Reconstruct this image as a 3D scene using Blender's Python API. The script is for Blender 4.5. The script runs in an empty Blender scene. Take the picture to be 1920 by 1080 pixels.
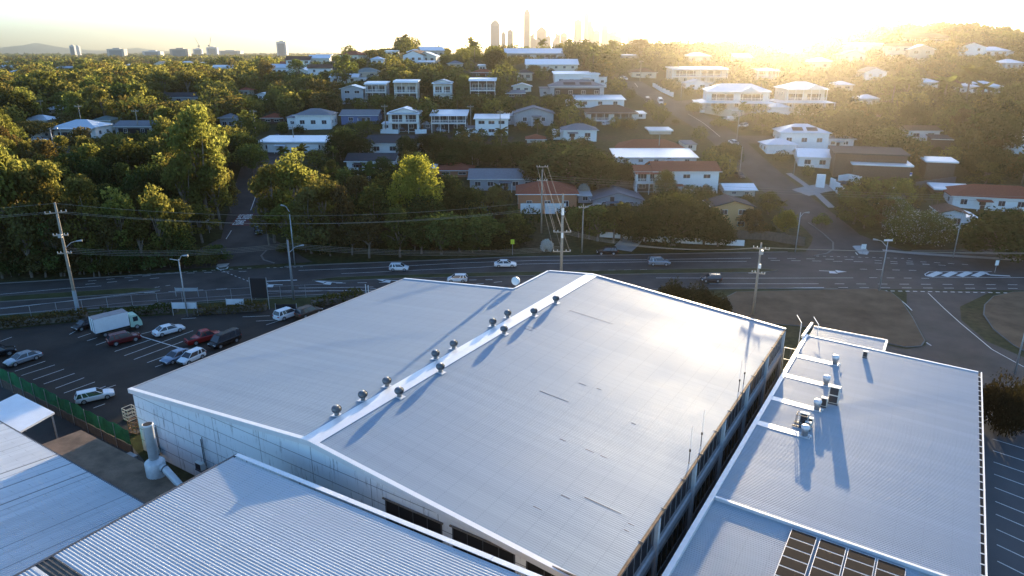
import bpy, math, random
import numpy as np
from mathutils import Vector, Matrix
random.seed(7); rng = np.random.default_rng(7)
R = math.radians
scene = bpy.context.scene
COL = scene.collection

# ---------------- camera, sky, sun, exposure ----------------
DEBUG = False; HAZE = 1.3e-4; CAM_H = 36.0; PITCH = R(18.9); F = 1300.0
cam_d = bpy.data.cameras.new("camera"); cam = bpy.data.objects.new("camera", cam_d); COL.objects.link(cam)
cam.location = (0, 0, CAM_H); cam.rotation_euler = (R(90) - PITCH, 0, 0)
cam_d.sensor_width = 36; cam_d.lens = 36 * F / 1920; cam_d.clip_start = .5; cam_d.clip_end = 30000
scene.camera = cam
SUN_EL = R(7.5); SUN_AZ = R(20.7)           # azimuth measured from +Y towards +X
world = bpy.data.worlds.new("World"); scene.world = world; world.use_nodes = True
wn = world.node_tree; wn.nodes.clear()
sky = wn.nodes.new("ShaderNodeTexSky"); sky.sky_type = 'NISHITA'; sky.sun_disc = False
sky.sun_elevation = SUN_EL; sky.sun_rotation = SUN_AZ; sky.altitude = 30
sky.air_density = 0.8; sky.dust_density = 0.9; sky.ozone_density = 3.1
bg = wn.nodes.new("ShaderNodeBackground"); bg.inputs[1].default_value = .135
wo = wn.nodes.new("ShaderNodeOutputWorld")
wn.links.new(sky.outputs[0], bg.inputs[0]); wn.links.new(bg.outputs[0], wo.inputs[0])
sun_d = bpy.data.lights.new("sun", 'SUN'); sun_d.energy = 5.0; sun_d.angle = R(.6); sun_d.color = (1, .78, .50)
sun = bpy.data.objects.new("sun", sun_d); COL.objects.link(sun)
sdir = Vector((math.sin(SUN_AZ) * math.cos(SUN_EL), math.cos(SUN_AZ) * math.cos(SUN_EL), math.sin(SUN_EL)))
sun.rotation_euler = sdir.to_track_quat('Z', 'Y').to_euler()
scene.view_settings.view_transform = 'Standard'; scene.view_settings.look = 'None'
scene.view_settings.exposure = 2.0; scene.view_settings.gamma = 1
cy = scene.cycles
cy.use_denoising = True; cy.max_bounces = 6; cy.diffuse_bounces = 2; cy.glossy_bounces = 3
cy.transmission_bounces = 3; cy.transparent_max_bounces = 8; cy.volume_bounces = 0
cy.volume_step_rate = 5; cy.caustics_reflective = False; cy.caustics_refractive = False
cy.sample_clamp_indirect = 6

# ---------------- terrain height and the photograph's rays ----------------
S_ROWS = [-500, 0, 12, 30, 60, 100, 140, 180, 230, 330, 500, 900, 3000, 12000]
A_COLS = [-.8, -.4, -.15, .05, .2, .33, .55, .8]
H_TAB = [
 [0, 0, 1.5, 5, 11, 13, 14, 14, 14, 13, 12, 12, 5, 0],
 [0, 0, 1.2, 3.5, 9, 12, 14, 15, 17, 20, 19, 14, 5, 0],
 [0, 0, 1.2, 3.5, 8, 13.5, 18, 23, 28.5, 35, 31, 14, 5, 0],
 [0, 0, 1.5, 4, 9, 15, 23, 30, 32, 26, 18, 12, 5, 0],
 [0, 0, 1.5, 4, 8.5, 15.5, 22, 27, 31, 31, 24, 12, 5, 0],
 [0, 0, 1.5, 4, 8.5, 16, 21, 27, 31, 33, 27, 15, 5, 0],
 [0, 0, 1.5, 3.6, 8, 14, 21, 29, 37, 44, 42, 25, 8, 0],
 [0, 0, 1.5, 3.2, 7, 12, 18, 25, 31, 36, 34, 22, 8, 0]]
HT = np.array(H_TAB, float); SR = np.array(S_ROWS, float); AC = np.array(A_COLS)
_sl = np.zeros_like(HT)
_d = np.diff(HT, axis=1) / np.diff(SR)
_sl[:, 1:-1] = np.where(_d[:, 1:] * _d[:, :-1] > 0, 2 * _d[:, 1:] * _d[:, :-1] / (_d[:, 1:] + _d[:, :-1] + 1e-12), 0)
YF_X = [-260, -130, -83, -34, 0, 40, 75, 130, 300]; YF_Y = [70, 96, 107.5, 117.8, 122.5, 125.5, 127, 128, 130]
YN_X = [-260, -130, -74, -39, -20, 39, 62, 90, 130, 300]; YN_Y = [52, 80, 93, 100.5, 103, 104.8, 104.5, 103.6, 103.4, 103]
def far_edge(X): return np.interp(X, YF_X, YF_Y)
def near_edge(X): return np.interp(X, YN_X, YN_Y)
def H(X, Y):
    X = np.asarray(X, float); Y = np.asarray(Y, float)
    s = Y - far_edge(X) - 2.0
    a = np.clip(X / np.maximum(Y, 60), -.8, .8)
    i = np.clip(np.searchsorted(SR, s) - 1, 0, len(SR) - 2)
    h = SR[i + 1] - SR[i]; t = np.clip((s - SR[i]) / h, 0, 1)
    j = np.clip(np.searchsorted(AC, a) - 1, 0, len(AC) - 2)
    u = (a - AC[j]) / (AC[j + 1] - AC[j]); u = u * u * (3 - 2 * u)
    def ev(j):
        p0, p1, m0, m1 = HT[j, i], HT[j, i + 1], _sl[j, i] * h, _sl[j, i + 1] * h
        return (2*t**3 - 3*t**2 + 1)*p0 + (t**3 - 2*t**2 + t)*m0 + (-2*t**3 + 3*t**2)*p1 + (t**3 - t**2)*m1
    return ev(j) * (1 - u) + ev(j + 1) * u
def hz(x, y): return float(H(x, y))
CP, SP = math.cos(PITCH), math.sin(PITCH)
def ray(px, py):
    x = (px - 960) / F; y = (540 - py) / F
    return x, CP + y * SP, y * CP - SP
def pz(px, py, z=0.0):
    dx, dy, dz = ray(px, py); t = (z - CAM_H) / dz
    return Vector((dx * t, dy * t, z))
def G(px, py):
    """where the ground seen at this pixel of the photograph stands"""
    dx, dy, dz = ray(px, py)
    t = 30.0
    while t < 9000:
        if CAM_H + dz * t <= hz(dx * t, dy * t):
            lo, hi = t / 1.01 - .5, t
            for _ in range(14):
                m = (lo + hi) / 2
                if CAM_H + dz * m <= hz(dx * m, dy * m): hi = m
                else: lo = m
            return Vector((dx * hi, dy * hi, CAM_H + dz * hi))
        t = t * 1.01 + .5
    return Vector((dx * 900, dy * 900, hz(dx * 900, dy * 900)))
def proj(p):
    x, y, z = p[0], p[1], p[2] - CAM_H
    dep = y * CP - z * SP; up = y * SP + z * CP
    return 960 + F * x / dep, 540 - F * up / dep, dep

# ---------------- materials ----------------
MATS = {}
def mat(name, col=(.5, .5, .5), rough=.7, metal=0., var=.12, scale=1.5, bump=0., bscale=20., spec=.4, kind=None, emit=None):
    if name in MATS: return MATS[name]
    m = bpy.data.materials.new(name); m.use_nodes = True; MATS[name] = m
    nt = m.node_tree; N = nt.nodes; L = nt.links; b = N["Principled BSDF"]
    b.inputs["Roughness"].default_value = rough; b.inputs["Metallic"].default_value = metal
    b.inputs["Specular IOR Level"].default_value = spec
    tc = N.new("ShaderNodeTexCoord")
    c4 = (*col, 1)
    if var > 0:
        no = N.new("ShaderNodeTexNoise"); no.inputs["Scale"].default_value = scale; no.inputs["Detail"].default_value = 5
        no.inputs["Roughness"].default_value = .65
        L.new(tc.outputs["Object"], no.inputs["Vector"])
        r = N.new("ShaderNodeMapRange"); r.inputs[1].default_value = .3; r.inputs[2].default_value = .7
        r.inputs[3].default_value = 1 - var; r.inputs[4].default_value = 1 + var
        L.new(no.outputs[0], r.inputs[0])
        mx = N.new("ShaderNodeVectorMath"); mx.operation = 'SCALE'; mx.inputs[0].default_value = col
        L.new(r.outputs[0], mx.inputs["Scale"]); L.new(mx.outputs[0], b.inputs["Base Color"])
    else: b.inputs["Base Color"].default_value = c4
    if bump > 0:
        n2 = N.new("ShaderNodeTexNoise"); n2.inputs["Scale"].default_value = bscale; n2.inputs["Detail"].default_value = 4
        L.new(tc.outputs["Object"], n2.inputs["Vector"])
        bp = N.new("ShaderNodeBump"); bp.inputs["Strength"].default_value = bump; bp.inputs["Distance"].default_value = .05
        L.new(n2.outputs[0], bp.inputs["Height"]); L.new(bp.outputs[0], b.inputs["Normal"])
    return m
def leaf_mat(name, col, trans, tmix=.5):
    if name in MATS: return MATS[name]
    m = bpy.data.materials.new(name); m.use_nodes = True; MATS[name] = m
    nt = m.node_tree; N = nt.nodes; L = nt.links; N.clear()
    g = N.new("ShaderNodeNewGeometry"); oi = N.new("ShaderNodeObjectInfo")
    add = N.new("ShaderNodeMath"); add.operation = 'ADD'
    m1 = N.new("ShaderNodeMath"); m1.operation = 'MULTIPLY_ADD'; m1.inputs[1].default_value = .55; m1.inputs[2].default_value = .64
    m2 = N.new("ShaderNodeMath"); m2.operation = 'MULTIPLY_ADD'; m2.inputs[1].default_value = .5; m2.inputs[2].default_value = -.2
    L.new(g.outputs["Random Per Island"], m1.inputs[0]); L.new(oi.outputs["Random"], m2.inputs[0])
    L.new(m1.outputs[0], add.inputs[0]); L.new(m2.outputs[0], add.inputs[1])
    hs = N.new("ShaderNodeHueSaturation"); hs.inputs["Color"].default_value = (*col, 1)
    hm = N.new("ShaderNodeMath"); hm.operation = 'MULTIPLY_ADD'; hm.inputs[1].default_value = .05; hm.inputs[2].default_value = .475
    L.new(oi.outputs["Random"], hm.inputs[0]); L.new(hm.outputs[0], hs.inputs["Hue"]); L.new(add.outputs[0], hs.inputs["Value"])
    ht = N.new("ShaderNodeHueSaturation"); ht.inputs["Color"].default_value = (*trans, 1)
    L.new(hm.outputs[0], ht.inputs["Hue"]); L.new(add.outputs[0], ht.inputs["Value"])
    d = N.new("ShaderNodeBsdfDiffuse"); t = N.new("ShaderNodeBsdfTranslucent"); mx = N.new("ShaderNodeMixShader")
    mx.inputs[0].default_value = tmix; o = N.new("ShaderNodeOutputMaterial")
    L.new(hs.outputs[0], d.inputs[0]); L.new(ht.outputs[0], t.inputs[0])
    L.new(d.outputs[0], mx.inputs[1]); L.new(t.outputs[0], mx.inputs[2]); L.new(mx.outputs[0], o.inputs[0])
    return m

def sheet_mat(name, col, rough, metal, along='x', lap=.76, dark=.55, stain=.10, row=1.5, lw=.05):
    """metal sheeting: lap joints, screw rows, rain streaks and uneven weathering"""
    if name in MATS: return MATS[name]
    m = bpy.data.materials.new(name); m.use_nodes = True; MATS[name] = m; nt = m.node_tree; N = nt.nodes; L = nt.links; b = N["Principled BSDF"]
    b.inputs["Metallic"].default_value = metal; b.inputs["Specular IOR Level"].default_value = .18
    tc = N.new("ShaderNodeTexCoord"); sp = N.new("ShaderNodeSeparateXYZ"); L.new(tc.outputs["Object"], sp.inputs[0])
    run, cross = (0, 1) if along == 'x' else (1, 0)
    def mth(op, a, b_=None, c=None):
        n = N.new("ShaderNodeMath"); n.operation = op
        for i, v in enumerate((a, b_, c)):
            if v is None: continue
            if isinstance(v, (int, float)): n.inputs[i].default_value = v
            else: L.new(v, n.inputs[i])
        return n.outputs[0]
    q = mth('DIVIDE', sp.outputs[cross], lap); fr = mth('FRACT', q); lapm = mth('LESS_THAN', fr, lw)
    sheet = N.new("ShaderNodeTexWhiteNoise"); sheet.noise_dimensions = '1D'; L.new(mth('FLOOR', q), sheet.inputs["W"])
    lapf = mth('MULTIPLY', lapm, mth('GREATER_THAN', sheet.outputs[0], .35))
    rw = mth('LESS_THAN', mth('FRACT', mth('DIVIDE', sp.outputs[run], row)), .035); dt = mth('LESS_THAN', mth('FRACT', mth('DIVIDE', sp.outputs[cross], lap/4)), .3); scr = mth('MULTIPLY', rw, dt)
    mp = N.new("ShaderNodeMapping"); mp.inputs["Scale"].default_value = (.10, 2.2, 1) if along == 'x' else (2.2, .10, 1); L.new(tc.outputs["Object"], mp.inputs[0])
    n1 = N.new("ShaderNodeTexNoise"); n1.inputs["Scale"].default_value = 1.0; n1.inputs["Detail"].default_value = 6; n1.inputs["Roughness"].default_value = .7; L.new(mp.outputs[0], n1.inputs["Vector"])
    n2 = N.new("ShaderNodeTexNoise"); n2.inputs["Scale"].default_value = .12; n2.inputs["Detail"].default_value = 7; L.new(tc.outputs["Object"], n2.inputs["Vector"])
    v = mth('ADD', mth('MULTIPLY_ADD', n1.outputs[0], stain*3, 1-stain*1.5), mth('MULTIPLY_ADD', n2.outputs[0], stain*3, -stain*1.5))
    v = mth('ADD', v, mth('MULTIPLY_ADD', sheet.outputs[0], .07, -.035))
    v = mth('MULTIPLY', v, mth('MULTIPLY_ADD', lapf, -dark, 1)); v = mth('MULTIPLY', v, mth('MULTIPLY_ADD', scr, -.4, 1))
    sc = N.new("ShaderNodeVectorMath"); sc.operation = 'SCALE'; sc.inputs[0].default_value = col; L.new(v, sc.inputs["Scale"]); L.new(sc.outputs[0], b.inputs["Base Color"])
    L.new(mth('MULTIPLY_ADD', n2.outputs[0], .24, rough-.12), b.inputs["Roughness"])
    bp = N.new("ShaderNodeBump"); bp.inputs["Strength"].default_value = .05; bp.inputs["Distance"].default_value = .25; L.new(n1.outputs[0], bp.inputs["Height"]); L.new(bp.outputs[0], b.inputs["Normal"])
    return m

# ---------------- mesh helpers ----------------
class MB:
    def __init__(s): s.v = []; s.f = []; s.m = []
    def add(s, vs, fs, mi=0):
        o = len(s.v); s.v += [tuple(v) for v in vs]; s.f += [tuple(i + o for i in f) for f in fs]; s.m += [mi] * len(fs); return s
    def box(s, x0, x1, y0, y1, z0, z1, mi=0):
        return s.add([(x0,y0,z0),(x1,y0,z0),(x1,y1,z0),(x0,y1,z0),(x0,y0,z1),(x1,y0,z1),(x1,y1,z1),(x0,y1,z1)],
            [(0,3,2,1),(4,5,6,7),(0,1,5,4),(1,2,6,5),(2,3,7,6),(3,0,4,7)], mi)
    def bar(s, a, b, w, h=None, mi=0):
        a = Vector(a); b = Vector(b); h = h or w; d = (b - a).normalized()
        up = Vector((0,0,1)) if abs(d.z) < .95 else Vector((0,1,0))
        r = d.cross(up).normalized() * w / 2; u = r.cross(d).normalized() * h / 2
        return s.add([a-r-u, a+r-u, a+r+u, a-r+u, b-r-u, b+r-u, b+r+u, b-r+u],
            [(0,1,2,3),(4,7,6,5),(0,4,5,1),(1,5,6,2),(2,6,7,3),(3,7,4,0)], mi)
    def tube(s, pts, rs, n=8, mi=0, cap=True):
        pts = [Vector(p) for p in pts]
        if not hasattr(rs, '__len__'): rs = [rs] * len(pts)
        vs = []; k = len(pts)
        for i, p in enumerate(pts):
            d = (pts[min(i+1, k-1)] - pts[max(i-1, 0)]).normalized()
            up = Vector((0,0,1)) if abs(d.z) < .9 else Vector((1,0,0))
            r = d.cross(up).normalized(); u = r.cross(d).normalized()
            for j in range(n):
                a = 2 * math.pi * j / n; vs.append(p + (r * math.cos(a) + u * math.sin(a)) * rs[i])
        fs = [(i*n+j, i*n+(j+1) % n, (i+1)*n+(j+1) % n, (i+1)*n+j) for i in range(k-1) for j in range(n)]
        if cap: fs += [tuple(range(n))[::-1], tuple((k-1)*n + j for j in range(n))]
        return s.add(vs, fs, mi)
    def lathe(s, cx, cy, prof, n=16, mi=0):
        vs = []; 
        for r, z in prof:
            for j in range(n): a = 2*math.pi*j/n; vs.append((cx + r*math.cos(a), cy + r*math.sin(a), z))
        k = len(prof)
        fs = [(i*n+j, i*n+(j+1) % n, (i+1)*n+(j+1) % n, (i+1)*n+j) for i in range(k-1) for j in range(n)]
        fs += [tuple(range(n))[::-1], tuple((k-1)*n + j for j in range(n))]
        return s.add(vs, fs, mi)
    def slab(s, top, th, mi=0):
        n = len(top); vs = [Vector(p) for p in top] + [Vector(p) - Vector((0,0,th)) for p in top]
        fs = [tuple(range(n)), tuple(range(2*n-1, n-1, -1))] + [(i, i+n, (i+1) % n + n, (i+1) % n) for i in range(n)]
        return s.add(vs, fs, mi)
    def mesh(s, name, mats, smooth=False):
        me = bpy.data.meshes.new(name); me.from_pydata(s.v, [], s.f)
        for m in (mats if isinstance(mats, (list, tuple)) else [mats]): me.materials.append(m)
        if any(s.m): me.polygons.foreach_set("material_index", s.m)
        if smooth: me.polygons.foreach_set("use_smooth", [True] * len(s.f))
        me.update(); return me
    def build(s, name, mats, parent=None, smooth=False, label=None):
        o = bpy.data.objects.new(name, s.mesh(name, mats, smooth)); COL.objects.link(o)
        if parent: o.parent = parent
        if label: o["label"] = label
        return o
def tag(o, label=None, cat=None, group=None, kind=None):
    if label: o["label"] = label
    if cat: o["category"] = cat
    if group: o["group"] = group
    if kind: o["kind"] = kind
    return o
def thing(name, label, cat, loc=(0,0,0), rz=0., group=None, scale=1.):
    o = bpy.data.objects.new(name, None); COL.objects.link(o); o.location = loc; o.rotation_euler = (0,0,rz)
    o.scale = (scale,)*3; o.empty_display_size = .2
    return tag(o, label, cat, group)
def put(name, me, parent, loc=(0,0,0), rz=0., label=None, rot=None):
    o = bpy.data.objects.new(name, me); COL.objects.link(o); o.parent = parent; o.location = loc
    o.rotation_euler = rot if rot else (0,0,rz)
    if label: o["label"] = label
    return o
def kids(o): return [c for c in CH.get(o.name, [])]
def copy_tree(o, loc, rz, label=None, scale=None):
    c = o.copy(); COL.objects.link(c); c.location = loc; c.rotation_euler = (0,0,rz)
    if label: c["label"] = label
    if scale: c.scale = (scale,)*3
    for ch in o.children:
        d = ch.copy(); COL.objects.link(d); d.parent = c
        for g in ch.children:
            e = g.copy(); COL.objects.link(e); e.parent = d
    return c
def struct(o, kind="structure"): o["kind"] = kind; return o

# common materials
M_white = mat("white_paint", (.78,.78,.76), .55, var=.05)
M_cream = mat("cream_paint", (.62,.58,.48), .6, var=.08)
M_beige = mat("beige_render", (.50,.45,.37), .7, var=.1)
M_greyw = mat("grey_weatherboard", (.32,.34,.36), .7, var=.1)
M_dkgrey = mat("charcoal_paint", (.07,.075,.085), .6, var=.15)
M_brown = mat("dark_brown_timber", (.09,.055,.04), .7, var=.3, scale=3)
M_tan = mat("tan_brick", (.55,.33,.15), .85, var=.12, scale=6)
M_orange = mat("orange_brick", (.40,.17,.09), .85, var=.15, scale=6)
M_bluew = mat("blue_weatherboard", (.10,.16,.32), .6, var=.1)
M_glass = mat("dark_window_glass", (.03,.035,.045), .08, var=0, spec=.7)
M_black = mat("matte_black_and_shade", (.012,.012,.014), .8, var=0)  # matte black finish, also painted shade where openings have no depth
M_tin = mat("pale_blue_grey_metal_roof", (.50,.56,.62), .38, .35, var=.07, scale=.8)
M_tinw = mat("white_metal_roof", (.72,.75,.78), .4, .15, var=.06, scale=.8)
M_tingr = mat("mid_grey_metal_roof", (.17,.18,.20), .75, .0, var=.12, spec=.2)
M_tindk = mat("slate_dark_roof", (.05,.053,.06), .9, 0, var=.15, spec=.12)
M_tingn = mat("faded_green_roof", (.13,.18,.17), .6, .1, var=.12)
M_red = mat("red_roof_tiles", (.27,.075,.045), .95, var=.22, scale=3, spec=.1)
M_brn = mat("brown_roof_tiles", (.13,.07,.05), .95, var=.22, scale=3, spec=.1)
M_rib = mat("zincalume_ribs", (.62,.645,.67), .40, .45, var=.06, scale=.25)
M_flash = mat("pale_metal_flashing", (.74,.75,.76), .42, .2, var=.05)
M_galv = mat("galvanised_steel", (.36,.37,.38), .5, .5, var=.15, scale=6)
M_conc = mat("concrete", (.42,.41,.39), .85, var=.12, scale=.8, bump=.1)
M_timber = mat("weathered_pole_timber", (.30,.26,.21), .9, var=.2, scale=4)
M_dktimber = mat("dark_fence_timber", (.10,.085,.07), .9, var=.25, scale=2)
M_rubber = mat("black_rubber", (.02,.02,.022), .8, var=0)

# ---------------- ground and hills ----------------
def grid_mesh(name, Xs, Ys, Z, m):
    ny, nx = Xs.shape; v = np.stack([Xs, Ys, Z], -1).reshape(-1, 3)
    idx = np.arange(ny * nx).reshape(ny, nx)
    f = np.stack([idx[:-1,:-1], idx[:-1,1:], idx[1:,1:], idx[1:,:-1]], -1).reshape(-1, 4)
    return np_mesh(name, v, f, m)
def np_mesh(name, v, f, m, smooth=True):
    me = bpy.data.meshes.new(name); n = len(f); k = f.shape[1]
    me.vertices.add(len(v)); me.vertices.foreach_set("co", np.asarray(v, np.float32).ravel())
    me.loops.add(n * k); me.loops.foreach_set("vertex_index", f.astype(np.int32).ravel())
    me.polygons.add(n); me.polygons.foreach_set("loop_start", np.arange(0, n * k, k, dtype=np.int32))
    me.polygons.foreach_set("use_smooth", np.full(n, smooth))
    me.materials.append(m); me.update(calc_edges=True); return me
def ground_mat():
    m = bpy.data.materials.new("dry_grass_and_dirt"); m.use_nodes = True; nt = m.node_tree; N = nt.nodes; L = nt.links
    b = N["Principled BSDF"]; b.inputs["Roughness"].default_value = .95; b.inputs["Specular IOR Level"].default_value = .1
    tc = N.new("ShaderNodeTexCoord"); n1 = N.new("ShaderNodeTexNoise"); n1.inputs["Scale"].default_value = .06; n1.inputs["Detail"].default_value = 8
    n2 = N.new("ShaderNodeTexNoise"); n2.inputs["Scale"].default_value = 1.2; n2.inputs["Detail"].default_value = 6
    L.new(tc.outputs["Object"], n1.inputs["Vector"]); L.new(tc.outputs["Object"], n2.inputs["Vector"])
    r = N.new("ShaderNodeValToRGB"); e = r.color_ramp.elements
    e[0].position = .35; e[0].color = (.028,.036,.012,1); e[1].position = .68; e[1].color = (.085,.062,.034,1)
    x = e.new(.52); x.color = (.05,.052,.02,1)
    L.new(n1.outputs[0], r.inputs[0])
    mr = N.new("ShaderNodeMapRange"); mr.inputs[1].default_value=.3; mr.inputs[2].default_value=.7; mr.inputs[3].default_value=.65; mr.inputs[4].default_value=1.35
    L.new(n2.outputs[0], mr.inputs[0]); vm = N.new("ShaderNodeVectorMath"); vm.operation='SCALE'
    L.new(r.outputs[0], vm.inputs[0]); L.new(mr.outputs[0], vm.inputs["Scale"]); L.new(vm.outputs[0], b.inputs["Base Color"])
    bp = N.new("ShaderNodeBump"); bp.inputs["Strength"].default_value=.5; bp.inputs["Distance"].default_value=.15
    L.new(n2.outputs[0], bp.inputs["Height"]); L.new(bp.outputs[0], b.inputs["Normal"])
    return m
M_ground = ground_mat()
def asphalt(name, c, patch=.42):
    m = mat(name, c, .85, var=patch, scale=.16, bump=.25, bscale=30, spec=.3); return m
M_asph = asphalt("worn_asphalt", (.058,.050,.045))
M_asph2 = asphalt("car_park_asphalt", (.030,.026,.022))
M_line = mat("road_paint", (.62,.62,.60), .8, var=.18, scale=2)
M_kerb = mat("kerb_concrete", (.15,.145,.135), .9, var=.15, scale=1)
M_path = mat("footpath_concrete", (.32,.30,.28), .9, var=.15, scale=1)
M_verge = mat("verge_grass", (.055,.058,.024), .95, var=.4, scale=.4, bump=.4, bscale=3, spec=.1)
M_dryg = mat("dry_bare_grass", (.15,.098,.06), .95, var=.35, scale=.25, bump=.4, bscale=3, spec=.1)

ys = np.concatenate([np.arange(-120, 60, 15), np.arange(60, 420, 2.5), np.geomspace(420, 11000, 90)])
an = np.concatenate([np.linspace(-1.9, -.9, 12)[:-1], np.linspace(-.9, .9, 220), np.linspace(.9, 1.9, 12)[1:]])
YY, AA = np.meshgrid(ys, an, indexing='ij'); XX = AA * (np.maximum(YY, 0) + 60)
AAx = XX
ZZ = H(XX, YY)
g = bpy.data.objects.new("ground", grid_mesh("ground", XX, YY, ZZ, M_ground)); COL.objects.link(g); struct(g)

def strip_sheet(name, X, ylo, yhi, z, m, nseg=1, wall=0):
    mb = MB()
    for i in range(len(X) - 1):
        a, b = (X[i], ylo(X[i])), (X[i+1], ylo(X[i+1])); c, d = (X[i+1], yhi(X[i+1])), (X[i], yhi(X[i]))
        if wall: mb.slab([(a[0],a[1],z),(b[0],b[1],z),(c[0],c[1],z),(d[0],d[1],z)], wall)
        else: mb.add([(a[0],a[1],z),(b[0],b[1],z),(c[0],c[1],z),(d[0],d[1],z)], [(0,1,2,3)])
    return struct(mb.build(name, m))
Xr = np.arange(-250, 251, 5.0)
strip_sheet("main_road", Xr, near_edge, far_edge, .020, M_asph)
def ribbon(name, pts, w, m, dz=.05, step=1.5, nx=6, wend=None, hfun=None):
    P = [Vector(p) for p in pts]; L = [0]
    for i in range(1, len(P)): L.append(L[-1] + (P[i].xy - P[i-1].xy).length)
    n = max(2, int(L[-1] / step)); ss = np.linspace(0, L[-1], n)
    xs = np.interp(ss, L, [p.x for p in P]); yy = np.interp(ss, L, [p.y for p in P])
    k = 9
    if n > 3 * k:
        pad = lambda a: np.concatenate([np.full(k, a[0]) - (np.arange(k, 0, -1)) * (a[1]-a[0]), a, np.full(k, a[-1]) + np.arange(1, k+1) * (a[-1]-a[-2])])
        ker = np.ones(2*k+1) / (2*k+1); xs = np.convolve(pad(xs), ker, 'valid'); yy = np.convolve(pad(yy), ker, 'valid')
    tx = np.gradient(xs); ty = np.gradient(yy); l = np.hypot(tx, ty); nxx, nyy = ty / l, -tx / l
    W = np.linspace(w, wend or w, n)[:, None]
    off = np.linspace(-.5, .5, nx)[None, :] * W
    X = xs[:, None] + nxx[:, None] * off; Y = yy[:, None] + nyy[:, None] * off
    o = bpy.data.objects.new(name, grid_mesh(name, X, Y, H(X, Y) + dz, m)); COL.objects.link(o); struct(o)
    ROADS.append((xs, yy, (wend or w) / 2 if (wend or w) < w else w / 2)); return o
ROADS = []
hill = [G(1600,468), G(1545,420), G(1480,368), G(1420,318), G(1385,282), G(1352,252), G(1305,222), G(1262,200), G(1222,180), G(1200,166), G(1180,152)]
ribbon("hill_street", hill, 10, M_asph, .06)
ribbon("school_street", [G(452,492), G(455,455), G(462,420), G(472,370), G(482,325), G(494,296), G(500,270)], 8.5, M_asph, .06)
ribbon("street_mouth", [G(438,500), G(448,478), G(457,446)], 27, M_asph, .055, wend=9)
ribbon("side_street_mouth", [G(1612,474), G(1592,460), G(1570,442)], 20, M_asph, .055, wend=10)
ribbon("cross_street", [G(1385,262), G(1440,262), G(1490,262)], 7, M_asph, .05)
ribbon("upper_left_street", [G(20,262), G(90,280), G(150,300), G(200,320)], 9, M_asph, .06)
ribbon("ridge_street", [G(1262,196), G(1310,190), G(1330,186)], 6, M_asph, .05)
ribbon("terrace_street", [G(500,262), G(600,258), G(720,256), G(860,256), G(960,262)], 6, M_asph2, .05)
ribbon("hill_footpath", [G(1478,325), G(1500,340), G(1530,362), G(1560,390)], 1.6, M_path, .07)
ribbon("far_footpath", [G(1655,470), G(1720,476), G(1800,481), G(1915,488)], 1.6, M_path, .07)
ribbon("driveway", [G(1500,362), G(1530,355), G(1560,350)], 5, M_path, .09)
ribbon("side_driveway", [G(1165,470), G(1185,450), G(1190,440)], 4, M_path, .09)

def flat_poly(name, px, z, m, slab=0, kind="structure", world=False):
    pts = [(Vector((*p, z)) if world else pz(p[0], p[1], z)) for p in px]
    mb = MB()
    if slab: mb.slab(pts[::-1] if False else pts, slab)
    else: mb.add(pts, [tuple(range(len(pts)))])
    o = mb.build(name, m); o["kind"] = kind; return o
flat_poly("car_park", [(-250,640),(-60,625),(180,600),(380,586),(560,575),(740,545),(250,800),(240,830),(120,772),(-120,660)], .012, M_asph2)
flat_poly("industrial_street", [(1700,544),(1860,546),(1800,575),(1802,600),(1850,640),(1990,700),(2300,900),(2300,1500),(1500,1500),(1500,640),(1560,625),(1700,655),(1736,648),(1737,640),(1700,570)], .016, M_asph)
flat_poly("right_car_park", [(1790,770),(2100,790),(2500,1500),(1700,1500)], .0195, mat("pale_car_park_asphalt", (.085,.088,.095), .85, var=.15, scale=.15, bump=.2, bscale=30))
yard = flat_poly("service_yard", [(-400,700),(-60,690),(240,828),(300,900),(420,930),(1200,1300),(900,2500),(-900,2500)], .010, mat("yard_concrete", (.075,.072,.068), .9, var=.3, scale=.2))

def island(name, px, m, h=.13):
    pts = [pz(p[0], p[1], 0) for p in px]; c = sum(pts, Vector()) / len(pts)
    MB().slab([(p.x, p.y, h - .02) for p in pts], h).build(name + "_kerb", M_kerb)["kind"] = "structure"
    ins = [c + (p - c) * (1 - .18 / max((p - c).length, .5)) for p in pts]
    MB().slab([(p.x, p.y, h) for p in ins], .03).build(name, m)["kind"] = "structure"
island("verge_island", [(1365,600),(1340,568),(1380,548),(1500,545),(1640,542),(1672,549),(1690,564),(1712,596),(1735,640),(1728,650),(1700,652),(1640,640),(1560,622),(1500,612)], M_dryg)
island("corner_verge", [(1900,548),(1862,556),(1845,572),(1843,590),(1862,618),(1900,648),(1980,690),(2120,640),(2060,546)], M_dryg)
island("splitter_island", [(1597,462),(1611,477),(1626,479),(1630,474),(1622,464),(1612,459)], M_conc, .12)
island("school_splitter_island", [(421,480),(409,492),(405,500),(412,503),(425,501),(437,490),(440,480),(438,477)], M_conc, .12)
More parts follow.
